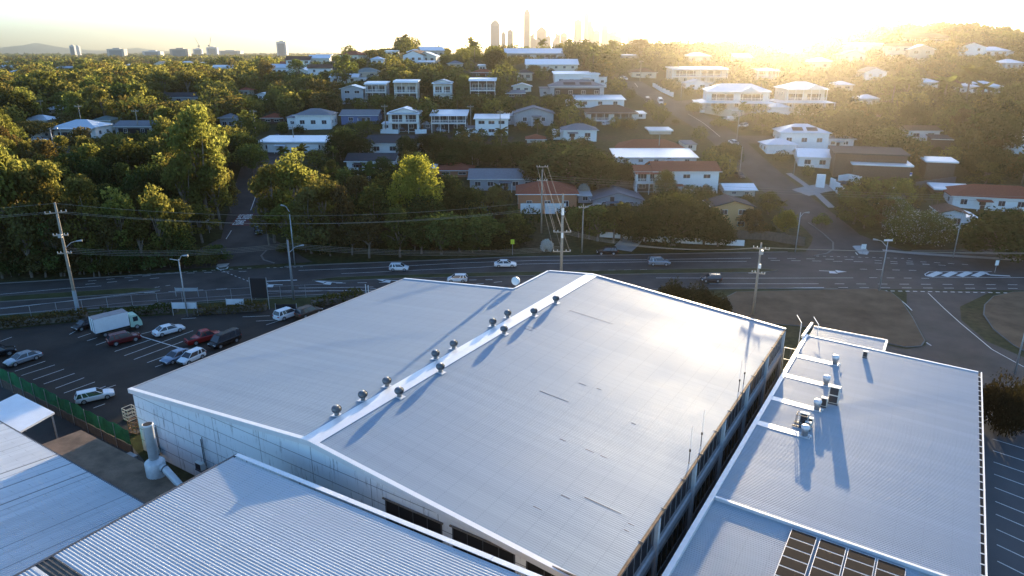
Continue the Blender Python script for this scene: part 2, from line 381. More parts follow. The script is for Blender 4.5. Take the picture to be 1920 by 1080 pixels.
# medians
def median(x0, x1, fl, fh, name="median_strip"):
    X = np.linspace(x0, x1, 24)
    def mk(k):
        return lambda x: near_edge(x) + (far_edge(x) - near_edge(x)) * k
    mb = MB()
    lo, hi = mk(fl), mk(fh)
    for i in range(len(X)-1):
        def wd(x): 
            e = min(1, (x - x0) / 3 + .15, (x1 - x) / 3 + .15); c = (lo(x) + hi(x)) / 2; hh = (hi(x) - lo(x)) / 2 * e
            return c - hh, c + hh
        a0, a1 = wd(X[i]); b0, b1 = wd(X[i+1])
        mb.slab([(X[i],a0,.13),(X[i+1],b0,.13),(X[i+1],b1,.13),(X[i],a1,.13)], .12)
        mb.slab([(X[i],a0+.15,.145),(X[i+1],b0+.15,.145),(X[i+1],b1-.15,.145),(X[i],a1-.15,.145)], .016, 1)
    return struct(mb.build(name, [M_kerb, M_verge]))
median(-160, -56, .38, .55); median(-33, 46, .40, .52)
# kerb lines
def kerb(pts, name="kerb", w=.3, h=.12, terr=False):
    mb = MB(); P = []
    for i in range(len(pts)-1):
        a, b = Vector(pts[i]), Vector(pts[i+1]); n = max(1, int((b-a).length / 2))
        P += [a.lerp(b, t / n) for t in range(n)]
    P.append(Vector(pts[-1]))
    for i in range(len(P)-1):
        a, b = P[i], P[i+1]; d = (b-a).xy.normalized(); nn = Vector((-d.y, d.x, 0)) * w / 2
        za, zb = (hz(a.x,a.y), hz(b.x,b.y))
        mb.slab([(*(a-nn).xy, za+h), (*(b-nn).xy, zb+h), (*(b+nn).xy, zb+h), (*(a+nn).xy, za+h)], h)
    return struct(mb.build(name, M_kerb))
kerb([(x, float(far_edge(x)), 0) for x in np.arange(-200, -54, 4)])
kerb([(x, float(far_edge(x)), 0) for x in np.arange(-40, 56, 4)])
kerb([(x, float(far_edge(x)), 0) for x in np.arange(76, 200, 4)])
kerb([(x, float(near_edge(x)), 0) for x in np.arange(-200, 56, 4)])
kerb([G(1525,480), G(1550,476), G(1562,468), G(1562,455), G(1545,440), G(1515,418)])
kerb([G(500,470), G(490,480), G(495,488), G(515,494)])
# verge strips with mown grass by the road
strip_sheet("grass_verge", np.arange(-200, 60, 5.0), lambda x: near_edge(x) - 7, lambda x: near_edge(x) - .15, .008, M_verge)

# painted markings
mk = MB(); ZL = .034
def pxl(pts): return [pz(p[0], p[1], ZL) for p in pts]
def line(pts, w=.13):
    for i in range(len(pts)-1):
        a, b = pts[i], pts[i+1]; d = (b-a).normalized(); n = Vector((-d.y, d.x, 0)) * w / 2
        mk.add([a-n, b-n, b+n, a+n], [(0,1,2,3)])
def dash(a, b, n, w=.13, fill=.5):
    a, b = pz(*a, ZL), pz(*b, ZL); st = (b - a) / n
    for i in range(n): line([a + st*i, a + st*(i+fill)], w)
line(pxl([(560,507),(700,502),(860,493),(1010,488),(1190,487),(1408,484)]))
line(pxl([(640,513),(900,501),(980,495),(1200,491),(1400,490)]), .12)
line(pxl([(1230,521),(1400,521.5),(1600,521)]), .12)
line(pxl([(1330,532),(1535,532)])); line(pxl([(1360,541.5),(1545,539)]), .18)
line(pxl([(560,540),(700,538)])); line(pxl([(480,546),(620,545),(760,545)]))
line(pxl([(0,552),(120,541),(190,536)]), .12); line(pxl([(0,563),(140,550)]), .12)
line(pxl([(0,579),(140,563),(260,549),(300,545)]), .14); line(pxl([(160,554),(236,546)]), .45)
line(pxl([(480,528),(557,525)]), .35)
for a, b, n in [((240,516),(480,502),14), ((500,502),(575,500),6), ((405,503),(470,529),9), ((160,533),(320,519),4), ((165,527),(300,515),4), ((250,545),(330,533),4),
                ((350,512),(480,508),4), ((270,549),(450,540),4), ((630,531),(790,528),4), ((820,540),(960,526),4), ((880,525),(940,524),2),
                ((1110,507),(1230,505),4), ((640,545),(720,540),3), ((1530,480),(1716,485),14), ((1440,484),(1620,487),5), ((1640,488),(1790,499),5),
                ((1445,488),(1640,491),5), ((1640,493),(1760,497),4), ((1612,504.5),(1735,507.5),4), ((1630,520.5),(1760,522),4), ((1565,532),(1930,534),9),
                ((1572,539),(1930,541),9), ((1700,489),(1830,497),5)]:
    dash(a, b, n, .14, .45)
dash((1642,545),(1910,549.5), 19, .26, .55)
line(pxl([(1736,517),(1734,514),(1742,509.5),(1860,509)]), .16); line(pxl([(1736,517),(1745,519.5),(1960,520.5)]), .16)
for k in range(4): line(pxl([(1743+28*k,518),(1762+28*k,510)]), 1.1)
line(pxl([(1849,512.5),(1856,515.5),(1894,517.5)]), .5)
def arrow(tail, head, hook=0):
    a, b = pz(*tail, ZL), pz(*head, ZL); d = (b-a).normalized(); n = Vector((-d.y, d.x, 0)); L = (b-a).length
    c = a + d * L * .62
    line([a, c], .22); mk.add([c - n*.75, b, c + n*.75], [(0,1,2)])
    if hook: mk.add([c - d*1.2, c - d*.4, c - d*.1 + n*hook*1.3, c - d*1.5 + n*hook*1.3], [(0,1,2,3)])
arrow((642,530),(590,527),1); arrow((752,527),(702,523),1); arrow((530,534),(482,533),1)
arrow((1238,506.5),(1290,508.5),-1); arrow((1536,507.5),(1588,509.5),-1); arrow((1380,507),(1440,509.5),-1)
line(pxl([(456,445),(421,480),(405,499),(410,505),(425,504),(441,482),(456,445)]), .22)
for k in range(5):
    y = 450 + 6.2*k; line(pxl([(454-4.6*k*1.05, y),(455-1.9*k, y-1)]), .45)
line(pxl([(1553,423),(1612,461)]), .2); line(pxl([(1553,423),(1592,459),(1608,478)]), .2)
line(pxl([(1579,444),(1590,446)]), .45); line(pxl([(1585,451),(1600,453.5)]), .45); line(pxl([(1593,458.5),(1612,461)]), .45)
line(pxl([(1688,562),(1698,570),(1710,582)]), .16)
line(pxl([(1740,549),(1770,578),(1800,605),(1860,655),(1920,688)]), .13); line(pxl([(1737,642),(1746,648)]), .2)
line(pxl([(488,455),(490,470),(496,484),(506,494)]), .15)
struct(mk.build("road_markings", M_line)); mk = MB()
def terr_line(pts, w=.15, dz=.10):
    for i in range(len(pts)-1):
        a, b = pts[i], pts[i+1]; n_ = max(1, int((b-a).length/1.5)); 
        for k in range(n_):
            p, q = a.lerp(b, k/n_), a.lerp(b, (k+1)/n_); d = (q-p).xy.normalized(); nn = Vector((-d.y, d.x))*w/2
            c = [(p.xy-nn), (q.xy-nn), (q.xy+nn), (p.xy+nn)]
            mk.add([(v.x, v.y, hz(v.x,v.y)+dz) for v in c], [(0,1,2,3)])
terr_line([G(1290,214), G(1320,232), G(1350,257)]); terr_line([G(424,449), G(434,433)], .14); terr_line([G(470,395), G(479,370), G(484,350)], .14); terr_line([G(1190,156), G(1196,164)])
struct(mk.build("side_street_markings", M_line))
# school zone patch: red surface with the two words painted on it
mk = MB(); c = [G(447,402), G(481,401), G(468,424), G(430,424)]
sz = MB()
nn = 10
for i in range(nn):
    for j in range(nn):
        q = []
        for (u, v) in ((i,j),(i+1,j),(i+1,j+1),(i,j+1)):
            a = c[0].lerp(c[1], u/nn); b = c[3].lerp(c[2], u/nn); p = b.lerp(a, v/nn); q.append((p.x, p.y, hz(p.x,p.y)+.085))
        sz.add(q, [(0,1,2,3)])
struct(sz.build("school_zone_surface", mat("red_road_surface", (.13,.05,.045), .9, var=.2, scale=1)))
FONT = {'S':["111","100","111","001","111"],'C':["111","100","100","100","111"],'H':["101","101","111","101","101"],'O':["111","101","101","101","111"],
        'L':["100","100","100","100","111"],'Z':["111","001","010","100","111"],'N':["101","111","111","111","101"],'E':["111","100","110","100","111"]}
for row, (word, u0, u1) in enumerate((("SCHOOL", .10, .93), ("ZONE", .10, .68))):
    v1 = .93 - row*.47; cw = (u1-u0)/len(word)
    for i, ch in enumerate(word):
        for r_, bits in enumerate(FONT[ch]):
            for b_, bit in enumerate(bits):
                if bit == '0': continue
                U0 = u0 + cw*(i + b_*.27); U1 = U0 + cw*.27; V1 = v1 - r_*.078; V0 = V1 - .078; q = []
                for (u, v) in ((U0,V0),(U1,V0),(U1,V1),(U0,V1)):
                    p = c[3].lerp(c[2], u).lerp(c[0].lerp(c[1], u), v); q.append((p.x, p.y, hz(p.x,p.y)+.11))
                mk.add(q, [(0,1,2,3)])
struct(mk.build("school_zone_lettering", M_line)); mk = MB()
# car park bays
for a, b in [((28,696),(85,677)),((40,704),(103,684)),((62,712),(120,692)),((82,720),(140,700)),((104,728),(158,708)),((120,737),(178,716)),((138,747),(198,724)),((178,735),(217,722)),((175,765),(197,757)),
             ((0,640),(22,632)),((130,627),(146,618)),((146,633),(170,625)),((163,639),(182,633)),((180,647),(200,640)),
             ((215,659),(285,636)),((233,667),(362,620)),((251,674),(343,640)),((276,680),(330,660)),((291,688),(305,683)),
             ((265,626),(290,620)),((455,594),(506,592)),((480,602),(518,600)),((499,609),(524,601)),((340,598),(368,596))]:
    line(pxl([a, b]), .1)
line(pxl([(263,630),(345,655)]), .16)
for k, y in enumerate([823,845,866,889,914,940,964,992,1021,1052]): line(pxl([(1861 + k*1.0, y),(1940, y + 24 + k*1.2)]), .11)
struct(mk.build("parking_bay_lines", M_line))

# ---------------- the big warehouse and its neighbours ----------------
A0 = R(32.2); UX, UY = (math.cos(A0), -math.sin(A0)), (math.sin(A0), math.cos(A0))
OX, OY = -35.1, 57.5
def to_loc(p): dx, dy = p[0]-OX, p[1]-OY; return Vector((dx*UX[0]+dy*UX[1], dx*UY[0]+dy*UY[1], p[2]))
def LP(px, py, z): return to_loc(pz(px, py, z))
def to_world(x, y, z=0): return Vector((OX + x*UX[0] + y*UY[0], OY + x*UX[1] + y*UY[1], z))
W, LU, EV, RG = 47.8, 47.2, 6.5, 8.83
def zmain(x): return RG - abs(x - W/2) * (RG-EV) / (W/2)
def on_roof(px, py, zf, z=7.):
    for _ in range(8): p = LP(px, py, z); z = zf(p.x, p.y)
    return LP(px, py, z)
def ribbed(mb, xs, y0, y1, zf, pitch, h, along='x', mi=0):
    """sheeting with trapezoid ribs running along 'x'; xs are the break points"""
    n = int((y1 - y0) / pitch); prof = []
    for i in range(n):
        b = y0 + i*pitch
        prof += [(b, 0), (b+pitch*.52, 0), (b+pitch*.62, h), (b+pitch*.88, h)]
    prof.append((y1, 0)); vs = []
    for x in xs:
        for y, dz in prof:
            vs.append((x, y, zf(x, y)+dz) if along == 'x' else (y, x, zf(y, x)+dz))
    k = len(prof)
    fs = []
    for j in range(len(xs)-1):
        for i in range(k-1):
            a, b, c, d = j*k+i, j*k+i+1, (j+1)*k+i+1, (j+1)*k+i
            fs.append((a, d, c, b) if along == 'x' else (a, b, c, d))
    mb.add(vs, fs, mi); return mb
def panel_wall_mat(name, pw, ph, col, dirt=.5):
    m = bpy.data.materials.new(name); m.use_nodes = True; nt = m.node_tree; N = nt.nodes; L = nt.links; b = N["Principled BSDF"]
    b.inputs["Roughness"].default_value = .6
    tc = N.new("ShaderNodeTexCoord"); sp = N.new("ShaderNodeSeparateXYZ"); cb = N.new("ShaderNodeCombineXYZ")
    ad = N.new("ShaderNodeMath"); ad.operation = 'ADD'
    L.new(tc.outputs["Object"], sp.inputs[0]); L.new(sp.outputs[0], ad.inputs[0]); L.new(sp.outputs[1], ad.inputs[1])
    L.new(ad.outputs[0], cb.inputs[0]); L.new(sp.outputs[2], cb.inputs[1])
    br = N.new("ShaderNodeTexBrick"); br.offset = 0; br.inputs["Scale"].default_value = 1; br.inputs["Mortar Size"].default_value = .028
    br.inputs["Brick Width"].default_value = pw; br.inputs["Row Height"].default_value = ph; br.inputs["Mortar Smooth"].default_value = .2
    br.inputs["Color1"].default_value = (*col, 1); br.inputs["Color2"].default_value = (*[c*.95 for c in col], 1); br.inputs["Mortar"].default_value = (.22,.23,.24,1)
    L.new(cb.outputs[0], br.inputs["Vector"])
    # runs of grime below the capping
    mp = N.new("ShaderNodeMapping"); mp.inputs["Scale"].default_value = (2.2, .25, 1); L.new(cb.outputs[0], mp.inputs[0])
    no = N.new("ShaderNodeTexNoise"); no.inputs["Scale"].default_value = 1.3; no.inputs["Detail"].default_value = 8; no.inputs["Roughness"].default_value = .75
    L.new(mp.outputs[0], no.inputs["Vector"])
    r = N.new("ShaderNodeMapRange"); r.inputs[1].default_value = .55; r.inputs[2].default_value = .66; r.inputs[4].default_value = dirt
    L.new(no.outputs[0], r.inputs[0]); mx = N.new("ShaderNodeMix"); mx.data_type = 'RGBA'; mx.inputs[7].default_value = (.09,.08,.07,1)
    L.new(r.outputs[0], mx.inputs[0]); L.new(br.outputs[0], mx.inputs[6]); L.new(mx.outputs[2], b.inputs["Base Color"])
    return m
def window(parent, x, y, z, w, h, face='-y', mull=1, fm=None, pm=None, name="window", t=.06, proud=.05, pname="pane"):
    """framed window on a wall: (x, y, z) is its lower left corner on the wall surface"""
    key = (round(w,1), round(h,1), mull, (fm or M_white).name, (pm or M_glass).name, t)
    if key not in WIN:
        a = MB(); a.box(0,w,-proud,0.02,0,t).box(0,w,-proud,0.02,h-t,h).box(0,t,-proud,0.02,t,h-t).box(w-t,w,-proud,0.02,t,h-t)
        for k in range(mull): c = w*(k+1)/(mull+1); a.box(c-t/3,c+t/3,-proud*.9,0.02,t,h-t)
        p = MB().box(t*.5,w-t*.5,-proud*.4,0.015,t*.5,h-t*.5)
        WIN[key] = (a.mesh("window_frame", fm or M_white), p.mesh("window_pane", pm or M_glass))
    rz = {'-y':0, '+x':R(90), '+y':R(180), '-x':R(-90)}[face]
    o = put(name, WIN[key][0], parent, (x,y,z), rz); put(pname, WIN[key][1], o); return o
WIN = {}

wh = thing("warehouse", "huge low-pitched silver metal roofed warehouse filling the foreground", "warehouse", (OX,OY,0), -A0)
NOTCH = 38.4; NX = W/2 - 6.3
mb = MB()
ribbed(mb, [0, NX], 0, NOTCH, lambda x,y: zmain(x), .19, .006)
ribbed(mb, [NX, W/2], 0, LU, lambda x,y: zmain(x), .19, .006)
ribbed(mb, [W/2, W], 0, LU, lambda x,y: zmain(x), .19, .006)
M_roofmain = sheet_mat("weathered_zincalume_roof", (.235,.31,.385), .64, .14, "x", .76, .13, .04, 1.6)
mb.build("roof", M_roofmain, wh)
mb = MB(); c = .8
for (x0, x1) in ((W/2-c, W/2), (W/2, W/2+c)):
    mb.slab([(x0,.1,zmain(x0)+.05),(x1,.1,zmain(x1)+.05),(x1,LU-.05,zmain(x1)+.05),(x0,LU-.05,zmain(x0)+.05)], .02)
mb.build("ridge_cap", M_flash, wh)
mb = MB()
for (xa, xb) in ((-.15, W/2), (W/2, W+.15)):
    for (ya, yb) in ((-.28,.10), (LU-.1, LU+.22)):
        mb = MB()
        if yb > 30 and xa < 1: xa = NX
        mb.slab([(xa,ya,zmain(xa)+.09),(xb,ya,zmain(xb)+.09),(xb,yb,zmain(xb)+.09),(xa,yb,zmain(xa)+.09)], .05)
        yy = ya if yb < 30 else yb - .03
        mb.slab([(xa,yy,zmain(xa)+.036),(xb,yy,zmain(xb)+.036),(xb,yy+.03,zmain(xb)+.036),(xa,yy+.03,zmain(xa)+.036)], .38)
        mb.build("barge_capping", M_flash, wh)
mb = MB()
mb.slab([(-.15,NOTCH-.1,zmain(-.15)+.09),(NX,NOTCH-.1,zmain(NX)+.09),(NX,NOTCH+.2,zmain(NX)+.09),(-.15,NOTCH+.2,zmain(-.15)+.09)], .3)
mb.slab([(NX-.2,NOTCH+.2,zmain(NX)+.10),(NX+.06,NOTCH+.2,zmain(NX)+.10),(NX+.06,LU-.12,zmain(NX)+.10),(NX-.2,LU-.12,zmain(NX)+.10)], .3)
mb.build("barge_capping", M_flash, wh)
mb = MB().box(-.22,-.02,-.1,NOTCH+.1,EV-.12,EV+.03).build("gutter", M_galv, wh)
mb = MB().box(W+.02,W+.2,-.1,LU,EV-.10,EV+.01).build("gutter", mat("rusty_gutter", (.16,.09,.05), .8, var=.4, scale=2), wh)
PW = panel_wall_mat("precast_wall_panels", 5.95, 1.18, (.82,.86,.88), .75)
def gable_poly(y, x0, x1, drop=.02):
    xs = [x0] + ([W/2] if x0 < W/2 < x1 else []) + [x1]
    return [(x0,y,0),(x1,y,0)] + [(x,y,zmain(x)-drop) for x in xs[::-1]]
def gslab(mb, y0, y1, x0, x1):
    a = gable_poly(y0,x0,x1); b = gable_poly(y1,x0,x1); n = len(a)
    mb.add(a+b, [tuple(range(n)), tuple(range(2*n-1,n-1,-1))] + [(i,i+n,(i+1)%n+n,(i+1)%n) for i in range(n)])
mb = MB(); gslab(mb, 0, .2, .02, W-.02); mb.build("gable_wall", PW, wh)
mb = MB(); gslab(mb, LU-.25, LU-.05, NX, W-.02); gslab(mb, NOTCH-.2, NOTCH-.02, .02, NX-.01); mb.build("rear_wall", PW, wh)
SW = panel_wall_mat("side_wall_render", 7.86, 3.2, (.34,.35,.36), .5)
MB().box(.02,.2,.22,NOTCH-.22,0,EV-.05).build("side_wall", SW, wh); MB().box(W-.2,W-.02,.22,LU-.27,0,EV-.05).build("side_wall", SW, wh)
mb = MB()
for k in range(7): y = .3 + k*(LU-.9)/6; MB().box(W-.02, W+.22, y, y+.38, 0, EV-.13).build("pilaster", mat("pale_pilaster", (.55,.57,.58), .6, var=.1), wh)
for k in range(6):
    y = .3 + k*(LU-.9)/6
    window(wh, W-.02, y+.65, 4.35, 6.9, 1.65, '+x', 5, M_galv, M_glass)
    window(wh, W-.02, y+.65, .9, 6.9, 1.9, '+x', 5, M_galv, M_glass)
MB().box(W-.02,W+.12,.3,LU-.3,3.35,3.95).build("spandrel_beam", mat("pale_pilaster"), wh)
for (pa, pb) in (((722,931),(829,985)), ((848,979),(966,1045)), ((987,1033),(1130,1110))):
    a = LP(*pa, 6); 
    # meet the gable plane y=0
    def onwall(px, py):
        lo, hi = 0., 9.
        for _ in range(30):
            m_ = (lo+hi)/2
            if LP(px,py,m_).y > 0: lo = m_
            else: hi = m_
        return LP(px,py,lo)
    a, b = onwall(*pa), onwall(*pb)
    window(wh, a.x, 0, 2.2, b.x-a.x, (a.z+b.z)/2-2.2, '-y', 3, M_dkgrey, M_black, t=.09)  # matte black panes paint the shade inside deep openings
    MB().box(a.x-.15,b.x+.15,-.16,-.055,(a.z+b.z)/2+.02,(a.z+b.z)/2+.12).build("window_hood", mat("stained_hood", (.16,.14,.12), .9, var=.4), wh)
mb = MB()
for (p, q) in (((1068,582),(1148,609)),((1085,718),(1098,724)),((1119,728),(1128,731)),((1012,733),(1068,752)),((1184,793),(1192,797)),((1050,823),(1062,827)),((1098,842),(1115,848)),((1126,854),(1140,858)),((1052,928),(1070,934)),((1096,932),(1167,961)),((1000,949),(1018,955)),((1178,981),(1190,985)),((1170,993),(1180,997)),((984,616),(998,621)),((990,612),(1006,618))):
    a = on_roof(*p, lambda x,y: zmain(x)); b = on_roof(*q, lambda x,y: zmain(x)); y = a.y; mb = MB()
    mb.slab([(a.x,y-.04,a.z+.014),(b.x,y-.02,zmain(b.x)+.014),(b.x,y+.02,zmain(b.x)+.014),(a.x,y+.04,a.z+.014)], .007)
    mb.build("sheet_lap", mat("dark_lap_gap", (.09,.09,.10), .7, var=.1), wh)
mb = MB()
for k in range(12):
    y = 1.2 + k*4.0; z = EV; MB().bar((W-.12,y,z+.015),(W+.28,y,z+.04), .05, .03).build("gutter_strap", M_dkgrey, wh)

# turbine ventilators
def vent_mesh():
    m = MB().lathe(0,0,[(.26,0),(.26,.28),(.30,.30)], 20).mesh("vent_throat", M_galv, True)
    h = MB(); n = 30
    prof = [(.26,.30),(.42,.38),(.50,.52),(.52,.66),(.46,.80),(.34,.90),(.16,.95)]
    for k in range(n):                                 # curved vanes
        a = 2*math.pi*k/n; b = a + .30; vs = []
        for r, z in prof: vs += [(r*math.cos(a), r*math.sin(a), z), ((r-.05)*math.cos(b), (r-.05)*math.sin(b), z)]
        h.add(vs, [(2*i,2*i+1,2*i+3,2*i+2) for i in range(len(prof)-1)])
    h.lathe(0,0,[(.22,.30),(.38,.40),(.45,.52),(.465,.66),(.41,.79),(.29,.88),(.12,.93)], 24, 1)
    h = h.mesh("vent_head", [mat("dull_vane_metal", (.16,.175,.19), .5, .6, var=.2, scale=8), mat("dark_vent_core", (.05,.055,.06), .5, .5, var=0)])
    c = MB().lathe(0,0,[(.20,.94),(.18,.98),(.03,1.0)], 14).mesh("vent_cap", M_galv, True)
    return m, h, c
vm = vent_mesh()
PXV = [((632,777),0,"first"),((681,749),0,"second"),((726,723),0,"third"),((817,671),0,"fourth"),((851,652),0,"fifth"),((924,610),0,"sixth"),((952,594),0,"farthest"),
       ((749,742),1,"first"),((826,696),1,"second"),((945,624),1,"third"),((1001,590),1,"fourth"),((1042,566),1,"farthest")]
for (p, side, nth) in PXV:
    q = on_roof(p[0], p[1]+2, lambda x,y: zmain(x)); wp = to_world(q.x, q.y, q.z+.06)
    lab = f"{nth} turbine ventilator from the near gable, {'right' if side else 'left'} of the ridge capping"
    v = thing("roof_ventilator", lab, "ventilator", wp, -A0, "turbine ventilators along the warehouse ridge")
    v.scale = (.77,.77,.84); put("throat", vm[0], v); put("turbine_head", vm[1], v, rz=random.random()); put("cap", vm[2], v)
    d = (W/2 - q.x); e = zmain(W/2 - math.copysign(.9, d)) - q.z
    f = MB(); s = math.copysign(1, d); x1 = d - s*.78; z = lambda x: zmain(q.x + x) - q.z - .01
    x0 = -s*.55
    f.slab([(min(x0,x1),-.42,z(min(x0,x1))),(max(x0,x1),-.42,z(max(x0,x1))),(max(x0,x1),.42,z(max(x0,x1))),(min(x0,x1),.42,z(min(x0,x1)))], .02)
    f.build("flashing_tray", M_flash, v)
# dish aerial on the notch corner and whip aerials on the right eave
q = on_roof(968, 538, lambda x,y: zmain(x))
t = thing("horn_antenna", "white drum-shaped aerial on a short mast at the stepped rear edge of the warehouse roof", "antenna", to_world(q.x,q.y,q.z), -A0)
MB().tube([(0,0,0),(0,0,.75)], .04).build("mast", M_galv, t)
MB().tube([(.0,.35,.75),(.0,.05,.8),(.0,-.3,.85),(.0,-.34,.85)], [.22,.50,.52,.48], 18).build("drum", M_white, t, True)
for i, (b, t_, lab) in enumerate((((1298,872),(1307,826),"nearest thin whip aerial on the right eave of the warehouse"), ((1327,842),(1341,770),"tall white-tipped whip aerial, second along the right eave of the warehouse"),
        ((1395,738),(1404,680),"whip aerial with a dark collar, third along the right eave of the warehouse"), ((1398,722),(1408,690),"short whip aerial farthest back on the right eave of the warehouse"))):
    q = on_roof(*b, lambda x,y: zmain(x)); hgt = 3.2 if i != 3 else 2.2
    o = thing("whip_aerial", lab, "antenna", to_world(W-.25, q.y, EV+.03), -A0, "whip aerials along the right eave")
    MB().tube([(0,0,0),(0,0,1.1)], .035, 6).build("mast", M_dkgrey, o)
    MB().tube([(0,0,1.1),(0,0,hgt)], .018, 5).build("whip", M_white, o)
    MB().tube([(0,0,1.05),(0,0,1.25)], .07, 8).build("collar", M_black, o)

# --- right building ---
RX0, RX1, RY0 = W + 1.75, W + 1.75 + 17.0, -14.
RYF = to_loc(pz(1510,632,4.4)).y
RB = thing("side_warehouse", "long ribbed pale metal roofed building right of the huge warehouse, carrying vents and solar panels", "building", to_world(RX0,RY0), -A0)
RL = RYF - RY0; RW = RX1 - RX0
def RP(px, py, z=4.45): p = LP(px, py, z); return Vector((p.x-RX0, p.y-RY0, z))
def zr(x): return 4.62 - x*.022
YS = (RP(1365,948).y + RP(1640,1030).y)/2
mb = MB(); ribbed(mb, [.25, RW], YS, RL, lambda x,y: zr(x), .20, .035); ribbed(mb, [.25, RW], 0, YS-.02, lambda x,y: zr(x)-.22, .20, .035)
mb.build("roof", sheet_mat("ribbed_pale_roof", (.40,.44,.48), .57, .25, "x", .8, .15, .03, 1.7), RB)
MB().box(.02,RW-.05,0,RL-.05,0,4.1).build("wall", mat("side_building_wall", (.42,.36,.28), .8, var=.15), RB)
MB().slab([(.25,YS-.06,zr(.25)+.07),(RW,YS-.06,zr(RW)+.07),(RW,YS+.16,zr(RW)+.07),(.25,YS+.16,zr(.25)+.07)], .25).build("step_flashing", M_flash, RB)
mb = MB().box(-.12,.26,0,RL+.1,zr(0)-.25,zr(0)+.12); mb.slab([(.3,RL-.12,zr(.3)+.09),(RW,RL-.12,zr(RW)+.09),(RW,RL+.1,zr(RW)+.09),(.3,RL+.1,zr(.3)+.09)], .28); mb.build("capping", M_flash, RB)
mb = MB().box(RW+.22,RW+.32,0,RL,zr(RW)-.05,zr(RW)+.12)
MBp = MB().box(RW+.01,RW+.21,0,RL,zr(RW)-.22,zr(RW)-.12)
for k in range(int(RL/1.2)): mb.box(RW-.05,RW+.215,.4+k*1.2,.46+k*1.2,zr(RW)+.05,zr(RW)+.10)
mb.build("gutter_edge", M_flash, RB); MBp.build("gutter_trough", M_black, RB)
a, b = RP(1527,622,3.9), RP(1655,657,3.9)
mb = MB(); ribbed(mb, [a.x-.3, b.x], RL+.12, RL+4.9, lambda x,y: 3.95, .2, .045); mb.box(a.x-.3,b.x,RL+.12,RL+4.8,0,3.85); mb.build("rear_annexe", MATS["ribbed_pale_roof"], RB)
MB().box(a.x-.3,b.x+.2,RL+4.9,RL+5.1,3.8,4.1).box(b.x+.01,b.x+.25,RL+.12,RL+4.88,3.8,4.08).build("annexe_capping", M_flash, RB)
MB().bar((a.x-.6,RL-1,4.75),(a.x-.4,RL+3.6,4.9), .25,.3).build("parapet_beam", M_flash, RB)
# roof flashings running to each stack
EX = [((1565,683),"farthest"),((1548,722),"second farthest"),((1531,768),"third farthest"),((1508,817),"nearest")]
fl = MB(); stacks = []
for p, nth in EX:
    q = RP(p[0], p[1], zr(4)+.05); stacks.append((q, nth))
    fl.slab([(.26,q.y-.42,zr(0)+.065),(q.x+.5,q.y-.42,zr(q.x)+.065),(q.x+.5,q.y+.42,zr(q.x)+.065),(.26,q.y+.42,zr(0)+.065)], .02)
fl.build("flashing_strip", M_flash, RB)
for q, nth in stacks:
    o = thing("exhaust_cowl", f"{nth} of four round exhaust cowls ending the white strips on the right building", "exhaust vent", to_world(q.x+RX0,q.y+RY0,zr(q.x)+.07), -A0, "exhaust cowls on the right roof")
    o.scale = (.85,.85,.9); MB().lathe(0,0,[(.30,0),(.30,.55),(.36,.58),(.38,.75)], 20).build("duct", M_galv, o, True)
    MB().lathe(0,0,[(.40,.80),(.42,.85),(.42,1.02),(.36,1.10),(.10,1.14)], 20).build("cap", M_flash, o, True)
    MB().box(-.5,.5,-.48,.48,0,.05).build("base_flange", M_flash, o)
    MB().tube([(.45,-.25,.06),(.5,-.25,.24),(.7,-.25,.26)], .09, 10).build("drain_elbow", M_white, o, True)
def acunit(p, w, d, h, lab, z, fans=1, rz=0, name="air_conditioner"):
    o = thing(name, lab, "air conditioner", p, -A0+rz)
    MB().box(0,w,0,d,.12,h).build("case", mat("beige_enamel",(.62,.60,.55),.5,var=.05), o)
    MB().box(.03,w-.03,-.05,d+.05,0,.12).build("skid", M_dkgrey, o)
    g = MB()
    for f in range(fans):
        zc = .12+(h-.12)*(f+.5)/fans; hh = (h-.12)/fans*.42
        g.box(w*.12,w*.88,-.02,-.004,zc-hh,zc+hh)
        for k in range(5): g.box(w*.12,w*.88,-.035,-.02,zc-hh+k*hh*.45,zc-hh+k*hh*.45+.02)
    g.build("fan_grille", mat("dark_grille",(.04,.04,.045),.7,var=0), o); return o
def roofpt(px, py, dz=.07): q = RP(px,py,zr(5)); return to_world(q.x+RX0,q.y+RY0,zr(q.x)+dz)
acunit(roofpt(1550,757), .95,.6,1.75, "tall air conditioning condenser with two dark fan grilles on the right building's roof", 0, 2)
acunit(roofpt(1537,764), .55,.4,.95, "small box condenser squeezed between the tall condenser and an exhaust cowl", 0)
acunit(roofpt(1497,797), .75,.35,1.15, "condenser on a black stand beside the metal frame, between the two nearest exhaust cowls", 0, 1)
acunit(roofpt(1511,800), .5,.35,.8, "upper of two small white plant boxes stacked beside the nearest exhaust cowl", 0)
acunit(roofpt(1507,808), .5,.35,.8, "lower of two small white plant boxes just behind the nearest exhaust cowl", 0)
acunit(roofpt(1616,671), .5,.4,.75, "small white roof unit standing alone near the right roof's far edge", 0, 1)
o = thing("equipment_frame", "spindly black steel frame standing on the right roof beside a condenser", "frame", roofpt(1490,800), -A0)
m_ = MB()
for x in (0,.9):
    for y in (0,.7): m_.bar((x,y,0),(x,y,1.1), .05)
m_.build("posts", M_dkgrey, o); MB().bar((0,0,1.1),(.9,0,1.1),.05).bar((0,.7,1.1),(.9,.7,1.1),.05).bar((0,0,1.1),(0,.7,1.1),.05).bar((.9,0,1.1),(.9,.7,1.1),.05).bar((0,0,.1),(.9,0,1.0),.04).build("braces", M_dkgrey, o)
MB().box(-.2,1.1,-.1,.1,0,.06).box(-.2,1.1,.6,.8,0,.06).build("feet", M_dkgrey, o)
